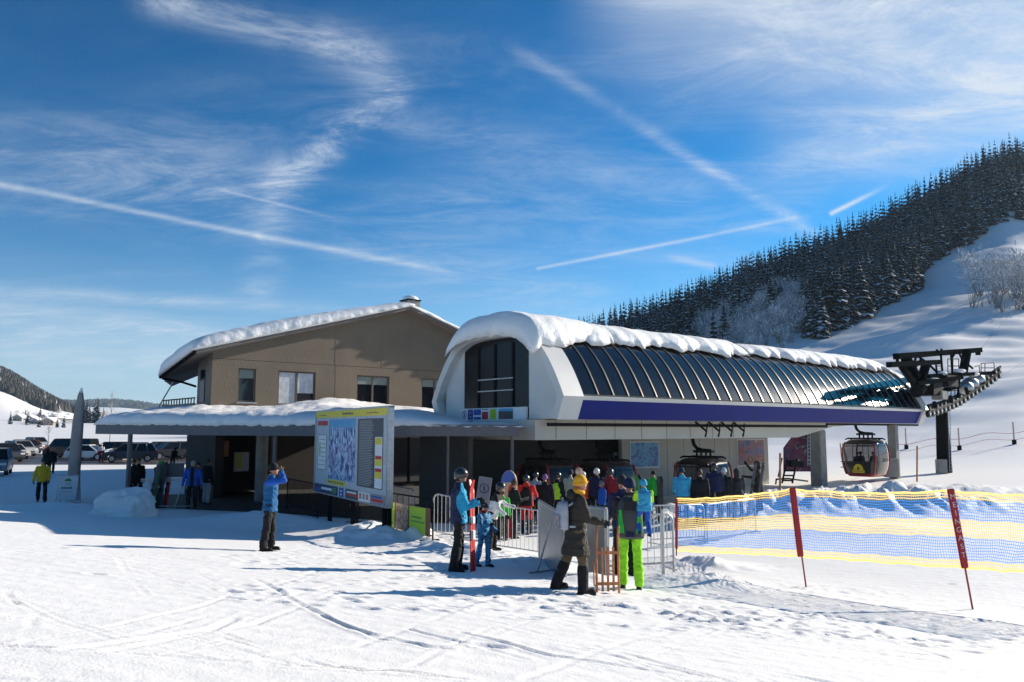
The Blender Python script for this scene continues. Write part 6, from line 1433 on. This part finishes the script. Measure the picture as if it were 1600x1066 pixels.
    # head wear
    def cap_mesh(name_, rr_, cut, m_, z0=.03, fold=.004):
        c_ = MB(); n = 20; rings = []
        for i in range(9):
            th_ = (math.pi / 2 + cut) * i / 8; r_ = math.sin(th_); zz = math.cos(th_)
            rings.append([Hs(-.006 + math.cos(a) * rr_[0] * max(r_, .03), math.sin(a) * rr_[1] * max(r_, .03), z0 + rr_[2] * zz + (-.035 * (1 - math.cos(a)) / 2 if i == 8 else 0)) for a in np.linspace(0, 2 * math.pi, n + 1)[:-1]])
        c_.loft(rings); ob = c_.build(name_, m_, smooth=True); ob.parent = o; return ob
    if head == 'helmet':
        hm_ = cap_mesh('helmet', (.128, .108, .125), .35, HELM[hc], .025)
        b_ = MB(); b_.tube([Hs(.118 * math.cos(a), .10 * math.sin(a), .04 + .01 * math.cos(a)) for a in np.linspace(-2.6, 2.6, 15)], .012 * hs, n=6); b_.build('strap', CL['char'], parent=hm_)
        b_ = MB(); b_.tube([Hs(.0, .085, -.02), Hs(.03, .06, -.09), Hs(.04, 0, -.115), Hs(.03, -.06, -.09), Hs(0, -.085, -.02)], .007, n=5); b_.build('chin_strap', CL['black'], parent=hm_)
    elif head in ('beanie', 'pompom'):
        bn_ = cap_mesh('beanie', (.112, .094, .118), .22, CL[hc], .028)
        b_ = MB(); b_.tube([Hs(.110 * math.cos(a) - .004, .092 * math.sin(a), .012 + .012 * math.cos(a)) for a in np.linspace(0, 2 * math.pi, 19)[:-1]], .014, n=8, closed=True); b_.build('brim', CL[hc], parent=bn_, smooth=True)
        if head == 'pompom': 
            b_ = MB(); rnd = random.Random(4); b_.sphere(Hs(-.02, 0, .185), .05, None, 10)
            for _ in range(160): d_ = V3((rnd.gauss(0, 1), rnd.gauss(0, 1), rnd.gauss(0, 1))).normalized(); p_ = Hs(-.02, 0, .185); q_ = d_.cross(V3((.3, .5, .2))).normalized() * .006; b_.poly([p_ + d_ * .03 - q_, p_ + d_ * .03 + q_, p_ + d_ * rnd.uniform(.062, .082)], [(0, 1, 2)])
            b_.build('pompom', mat('pompom_fur', (.50, .36, .27), .9, var=.3, vs=30), parent=bn_)
    elif head == 'hood':
        b_ = MB(); b_.sphere(Hs(-.02, 0, .015), (.125, .108, .135), None, 14, Mh); b_.sphere(Hs(-.05, 0, -.10), (.10, .11, .09), None, 12, Mh); pend(b_, 'hood', .012, o, [CL[hc]], .006)
    elif head == 'cap':
        c_ = cap_mesh('cap', (.108, .090, .105), .1, CL[hc], .03); b_ = MB(); b_.sphere(Hs(.12, 0, .035), (.06, .065, .008), None, 10, Mh); b_.build('peak', CL[hc], parent=c_, smooth=True)
    if hair or head == 'hair': cap_mesh('hair', (.104, .086, .106), .45 if hair != 'short' else .25, HAIR[hc if head == 'hair' else (hair if hair in HAIR else 'brown')], .028)
    if goggles:
        b_ = MB(); b_.tube([Hs(.105 * math.cos(a), .085 * math.sin(a), .022) for a in np.linspace(-.75, .75, 9)], .024 * hs, n=8); b_.build('goggles', GOG, parent=o, smooth=True)
    if eyes:
        for s in (-1, 1): b_ = MB(); b_.sphere(Hs(.083, s * .030, .018), .011 * hs, None, 8); b_.build('eye', mat('eye_dark', (.03, .02, .015), .2), parent=o, smooth=True)
    if scarf:
        b_ = MB(); b_.tube([S(math.cos(a) * .085, math.sin(a) * .085, .585 + .012 * math.sin(2 * a)) for a in np.linspace(0, 2 * math.pi, 17)[:-1]], .034, n=8, closed=True); b_.build('scarf', CL[scarf], parent=o, smooth=True)
    o['_k'] = k
    wp = Matrix.Translation(loc) @ Matrix.Rotation(R(phi), 4, 'Z') @ Matrix.Scale(k, 4)
    return o, wp, S, ap, Hs
def at_feet(px, py): return ground(px, py)
def hgt(px, pyh, g): return W(px, pyh, g.y).z - g.z
def at_head(px, pyh, H, lo=19.2):
    if px > 990: lo = 22.5
    Y = lo
    while Y < 60:
        p = W(px, pyh, Y); 
        if p.z - gz(p.x, p.y) < H: break
        Y += .1
    return V3((p.x, p.y, gz(p.x, p.y)))
def snap(g): return V3((g.x, g.y, gz(g.x, g.y)))
FG = 'people in the foreground'
# saluting man
g = at_feet(420, 861)
person(g, hgt(423, 723, g), 8, 'man in a teal blue jacket standing alone on the snow, one hand shading his eyes', jacket='teal', pants='black', head='beanie', hc='black', boots='black', arms=('back', ((.80, .12, .10), (-.30, -.62, .72))), legs=((4, 6), (-5, 3)), glove=None, group=None, vox=.012, hair='short', head_yaw=12, eyes=True, jfc=lambda c: (c[:, 2] > 1.32) & (np.abs(c[:, 1]) > .14), jm=['blue'], hem=-.14)
# helmeted skier
g = at_feet(716, 893)
person(g, hgt(716, 731, g), 12, 'skier in black helmet and navy and turquoise jacket holding red skis upright', jacket='navy', jm=['turq'], jfc=lambda c: (c[:, 0] > -.02 + .05 * np.sin(c[:, 2] * 9)) & (c[:, 2] > .82 + .18 * c[:, 0]), pants='black', head='helmet', hc='black', boots='black', arms=('hold', 'hold'), legs=((6, 12), (-4, 6)), group=None, vox=.012, goggles=True, ski_boots=True, eyes=True, hem=-.12)
gs = ground(739, 893); ski_pair(snap(gs), 1.62, 'red', (.02, .05), R(62), 'red and white skis held upright by the helmeted skier', c2='white', spread=.03)
# child
g = at_feet(756, 886)
person(g, hgt(756, 784, g), -35, 'small child in a blue patterned snowsuit and dark beanie beside the helmeted skier', jacket='kidblue', pants='kidblue', head='beanie', hc='navy', boots='black', arms=('low', 'hold'), legs=((8, 10), (-8, 6)), group=None, vox=.016, eyes=True, width=1.15, scarf='dred', tilt=8)
# woman with yellow hat
g = at_feet(901, 927)
Pw = person(g, hgt(905, 741, g), 14, 'woman in a mustard pompom hat and dark olive coat walking with a wooden sled', jacket='olive', pants='khaki', head='pompom', hc='mustard', boots='black', arms=('back', ((.30, .1, -.95), (1, .0, -.22))), legs=((-14, 12), (8, 8)), group=None, vox=.012, coatlen=.36, scarf='mustard', hood=True, lean=3, ski_boots=True, glove='black')
# lime trousers and big backpack
g = at_feet(986, 921)
Pl = person(g, hgt(986, 746, g), 82, 'person in lime trousers seen from behind under a big grey and green backpack', jacket='char', pants='lime', head='beanie', hc='navy', boots='char', arms=('hold', 'hold'), legs=((2, 3), (-2, 3)), group=None, vox=.012, width=1.1, head_yaw=10, hem=-.12)
# adult behind carrying toddler
g = at_feet(975, 899)
person(g, hgt(966, 742, g), 95, 'tall adult in navy half hidden behind the big backpack', jacket='navy', pants='black', head='beanie', hc='char', boots='black', arms=('low', 'hold'), group=None, vox=.014, width=1.05)
# carried child
pc = W(1008, 838, 12.9)
person(V3((pc.x, 12.9, pc.z)), .92, 95, 'toddler in light blue with lime sleeves carried at the hip of an adult', jacket='sky', jm=['hivis'], jfc=lambda c: (np.abs(c[:, 1]) > .20) & (c[:, 2] > 1.0), pants='blue', head='beanie', hc='sky', boots='navy', arms=('fwd', 'low'), legs=((45, 60), (20, 50)), group=None, vox=.018, width=1.2, lean=5)
finish()
def pack(P, label, w, h, d, m, panels=(), z0=.06, top=.03, name='backpack', straps='black'):
    o, wp, S, ap, Hs = P
    e = empty(name, (0, 0, 0), label=label, cat='backpack'); e.matrix_world = wp @ Matrix.Translation(S(-.15, 0, z0))
    bpy.context.view_layer.update()
    def rr(z, k, kd): return [V3((-d / 2 * kd + math.copysign(abs(math.cos(a)) ** .6, math.cos(a)) * d / 2 * kd - .0, math.copysign(abs(math.sin(a)) ** .55, math.sin(a)) * w / 2 * k, z)) for a in np.linspace(0, 2 * math.pi, 21)[:-1]]
    b = MB(); b.loft([rr(0, .82, .7), rr(h * .06, .96, .95), rr(h * .3, 1, 1), rr(h * .6, .97, .95), rr(h * .82, .88, .85), rr(h * .95, .7, .7), rr(h, .4, .4)]); b.build('pack_body', m, parent=e, smooth=R(50))
    for (y0, y1, z0_, z1_, mm, nm) in panels:
        b = MB(); b.prism([V3((-d * 1.0 - .002, y0[0], z0_)), V3((-d * 1.0 - .002, y0[1], z0_)), V3((-d * .97 - .002, y1[1], z1_)), V3((-d * .97 - .002, y1[0], z1_))], (-.012, 0, 0)); b.build(nm, mm, parent=e)
    for s in (-1, 1):
        b = MB(); b.tube([V3((0, s * w * .3, h * .85)), V3((.10, s * w * .34, h * .98)), V3((.27, s * w * .36, h * .80)), V3((.31, s * w * .38, h * .45)), V3((.20, s * w * .46, h * .1)), V3((0, s * w * .42, .05))], .018, n=6); b.build('shoulder_strap', CL[straps], parent=e)
    b = MB(); b.tube([V3((-d * .4, -.04, h)), V3((-d * .4, -.02, h + .05)), V3((-d * .4, .02, h + .05)), V3((-d * .4, .04, h))], .008, n=5); b.build('handle', CL[straps], parent=e)
    return e
pk = pack(Pl, 'big grey backpack with bright green side panels worn by the person in lime trousers', .40, .66, .24, mat('pack_grey', (.055, .06, .065), .7, var=.15, bump=.005, bs=30), [((-.19, -.09), (-.17, -.13), .10, .46, CL['green'], 'green_panel'), ((.09, .19), (.13, .17), .10, .46, CL['green'], 'green_panel'), ((-.07, .07), (-.06, .06), .04, .12, CL['navy'], 'lower_pocket'), ((-.1, .1), (-.07, .07), .45, .60, CL['char'], 'lid_pocket')], z0=-.10)
pack(Pw, 'small pale grey patterned backpack worn by the woman in the mustard hat', .32, .42, .16, CL['lgrey'], [((-.14, .14), (-.13, .13), .02, .22, CL['patch'], 'front_pocket')], z0=.02, straps='lgrey')
# wooden sled
gs = ground(950, 927); MWD = mat('sled_wood', (.50, .19, .07), .55, var=.25, vs=14)
e = empty('wooden_sled', snap(gs), R(4), label='reddish wooden slatted sled held upright between the woman and the backpacker', cat='sled')
HS_ = W(948, 822, gs.y).z - gs.z
for s in (-1, 1):
    b = MB(); b.tube([V3((s * .17, .0, 0)), V3((s * .17, .02, HS_ * .5)), V3((s * .165, .0, HS_ * .85)), V3((s * .16, -.06, HS_ * 1.0))], .019, n=8); b.build('runner', MWD, parent=e, smooth=True)
    b = MB(); b.tube([V3((s * .19, .12, .1)), V3((s * .19, .14, HS_ * .45))], .012, n=6); b.tube([V3((s * .18, .02, HS_ * .45)), V3((s * .19, .14, HS_ * .45))], .014, n=6); b.tube([V3((s * .18, .02, .1)), V3((s * .19, .12, .1))], .014, n=6); b.build('leg_bracket', MWD, parent=e)
for x_ in (-.085, 0, .085): b = MB(); b.box((x_, -.02, HS_ * .36), (.035, .018, HS_ * .66)); b.build('slat', MWD, parent=e, bevel=.003)
for z_ in (.14, .60): b = MB(); b.box((0, 0, HS_ * z_), (.36, .022, .045)); b.build('cross_bar', MWD, parent=e, bevel=.003)
b = MB(); b.tube([V3((-.16, -.06, HS_)), V3((-.1, -.08, HS_ + .03)), V3((-.04, -.06, HS_ + .05))], .008, n=6); b.build('pull_cord', CL['yellow'], parent=e)
# queue
def q(px, pyh, H, phi, label, **k):
    g = at_head(px, pyh, H); k.setdefault('vox', .02); return person(g, H, phi, label, **k)
q(822, 742, 1.78, 80, 'skier seen from behind, black vest over red sleeves, red trousers, at the barrier', jacket='red', vest='black', pants='red', head='helmet', hc='black', arms=('fwd', 'lean'), width=1.15, boots='char', ski_boots=True, vox=.015, head_yaw=-20, legs=((10, 8), (-10, 4)))
q(770, 756, 1.62, -10, 'skier in black helmet and white and black jacket reaching forward behind the child', jacket='white', jm=['black'], jfc=lambda c: (c[:, 2] > 1.28), head='helmet', hc='black', arms=('lean', 'low'), lean=14)
q(785, 764, 1.45, 70, 'child in a green jacket beside the white and black jacket', jacket='green', head='hair', hc='brown', pants='black', width=1.1)
q(802, 748, 1.72, 30, 'person with brown hair and black jacket holding red skis left of the red skier', jacket='black', head='hair', hc='brown', arms=('hold', 'hold'))
gq = at_head(797, 760, 1.5); ski_pair(gq, 1.55, 'red', (.05, .0), R(15), 'red and white skis upright beside the brown haired person', spread=.05)
q(836, 737, 1.75, 60, 'skier in black helmet and grey jacket behind the red jacket', jacket='lgrey', head='helmet', hc='black')
q(851, 741, 1.74, 75, 'person in a black jacket and pinkish grey hat in the middle of the queue', jacket='black', head='beanie', hc='purple', width=1.2)
q(871, 738, 1.72, 50, 'person in black with a bright lime vest in the queue', jacket='black', vest='hivis', head='helmet', hc='black')
q(891, 734, 1.76, 70, 'person in a pale blue grey jacket and striped hat in the queue', jacket='lgrey', head='beanie', hc='navy')
q(911, 737, 1.70, 95, 'person with white helmet and orange jacket just behind the mustard hat', jacket='orange', head='helmet', hc='white')
q(932, 732, 1.80, 80, 'taller skier in white helmet and navy jacket in the queue', jacket='navy', head='helmet', hc='white')
q(923, 750, 1.40, 60, 'child in white helmet and blue jacket in front of the taller white helmet', jacket='blue', head='helmet', hc='white', width=1.1)
q(941, 752, 1.45, 200, 'child with goggles and blue and red clothes facing left in the queue', jacket='blue', head='helmet', hc='grey', goggles=True)
q(954, 733, 1.80, 90, 'person in a dark red jacket and black helmet left of the big backpack', jacket='dred', head='helmet', hc='black')
q(999, 742, 1.60, 90, 'person in dark clothes holding green skis right of the big backpack', jacket='char', head='beanie', hc='black')
gq = at_head(1003, 748, 1.5); ski_pair(gq, 1.6, 'green', (-.22, 0), 0, 'green and black skis slanting above the carried child', spread=.06)
q(1021, 737, 1.55, 80, 'person in a bright green jacket waiting alone with dark skis', jacket='green', head='cap', hc='black', pants='black')
gq = at_head(1031, 745, 1.45); ski_pair(gq, 1.45, 'black', (.0, 0), 0, 'black skis held beside the green jacket', spread=.05)
q(1065, 731, 1.76, 82, 'person in a light blue jacket and dark hat before the open cabin', jacket='sky', head='beanie', hc='navy', width=1.2, arms=('low', 'low'))
q(1093, 733, 1.78, 70, 'person in a puffy black jacket right of the light blue jacket', jacket='black', head='hair', hc='brown', width=1.15)
q(1116, 724, 1.82, 75, 'person in dark navy with a dark cap stepping into the open cabin', jacket='navy', head='helmet', hc='black', width=1.1)
q(1131, 731, 1.72, 80, 'person in black with a pale hat beside the open cabin door', jacket='black', head='beanie', hc='white', width=1.05)
q(1151, 732, 1.74, 100, 'person in charcoal at the right end of the group by the cabin', jacket='char', head='hood', hc='char', width=1.1)
q(1184, 722, 1.76, 160, 'person in dark brown clothes holding long skis leaning right of the cabin', jacket='olive', pants='khaki', head='hood', hc='olive', arms=('fwd', 'up'), width=1.1, coatlen=.3)
gq = at_head(1172, 735, 1.6); ski_pair(gq, 1.85, 'dgrey', (.35, 0), 0, 'long dark skis leaning in the hands of the dark brown person', spread=.14)
# canopy and left
CG = 'people under the canopy'
def at(px, Yd): return gp(px, Yd)
person(at(212, 33.5), 1.7, 100, 'dark clothed person standing just right of the canopy post', head='cap', hc='brown', group=CG, vox=.022)
person(at(219, 33.0), 1.75, -60, 'dark clothed person in a brown hat next to the canopy post', jacket='black', head='cap', hc='brown', group=CG, vox=.022)
g = at_feet(299, 795); person(g, 1.76, -80, 'grey haired man in an open blue jacket standing at the edge of the canopy shade', jacket='blue', jm=['black'], jfc=lambda c: (c[:, 0] > .06) & (np.abs(c[:, 1]) < .07), head='hair', hc='grey', glove=None, group=CG, vox=.016, eyes=True, arms=('side', 'side'), width=1.15, legs=((1, 2), (-1, 2)))
person(at(327, 31.5), 1.78, 60, 'person in a black top and pale grey trousers beside the ticket window', pants='lgrey', head='hair', hc='brown', group=CG, vox=.02)
person(at(313, 32.5), 1.6, -100, 'person in dark red with white standing behind the grey haired man', jacket='dred', head='cap', hc='navy', group=CG, vox=.022)
LG = 'people walking at the left'
g = at_feet(64, 785); person(g, 1.74, -62, 'person in a mustard yellow jacket walking toward the camera on shaded snow', jacket='yellow', pants='black', head='hair', hc='black', group=LG, vox=.016, arms=('down', 'side'), legs=((14, 8), (-12, 10)), eyes=True)
g = at_feet(80, 741); person(g, 1.74, 110, 'person in black with a red helmet walking behind the yellow jacket', head='helmet', hc='red', group=LG, vox=.022, legs=((14, 8), (-14, 8)))
g = at_feet(72, 744); person(g, 1.70, 100, 'person in black with a dark hood close beside the red helmet', head='hood', hc='black', group=LG, vox=.022)
person(at(160, 72), 1.72, -70, 'distant person in red trousers and white jacket by the white car', jacket='white', jm=['dred'], jfc=lambda c: c[:, 2] < 1.1, pants='red', head='beanie', hc='white', group=LG, vox=.025)
person(at(272, 60), 1.7, -30, 'distant person in black leaning over bicycles behind the stand', group=LG, vox=.025, head='hood', hc='black', lean=20)
# riders in the far cabin
for i, (dx, dy, ph) in enumerate(((-.45, .25, 0), (.15, .35, 180), (.45, -.2, 180))):
    M6 = CABF.matrix_basis; p = Matrix.Translation(CABF.location) @ Matrix.Rotation(HA, 4, 'Z') @ V3((dx, dy, .17))
    person(p, 1.38, 40 + ph, ['rider on the left inside the hanging red cabin', 'rider in the middle inside the hanging red cabin', 'rider by the right window inside the hanging red cabin'][i], group='riders inside the red cabin', vox=.025, legs=((75, 85), (75, 85)), head='helmet' if i else 'beanie', hc='black')
finish()
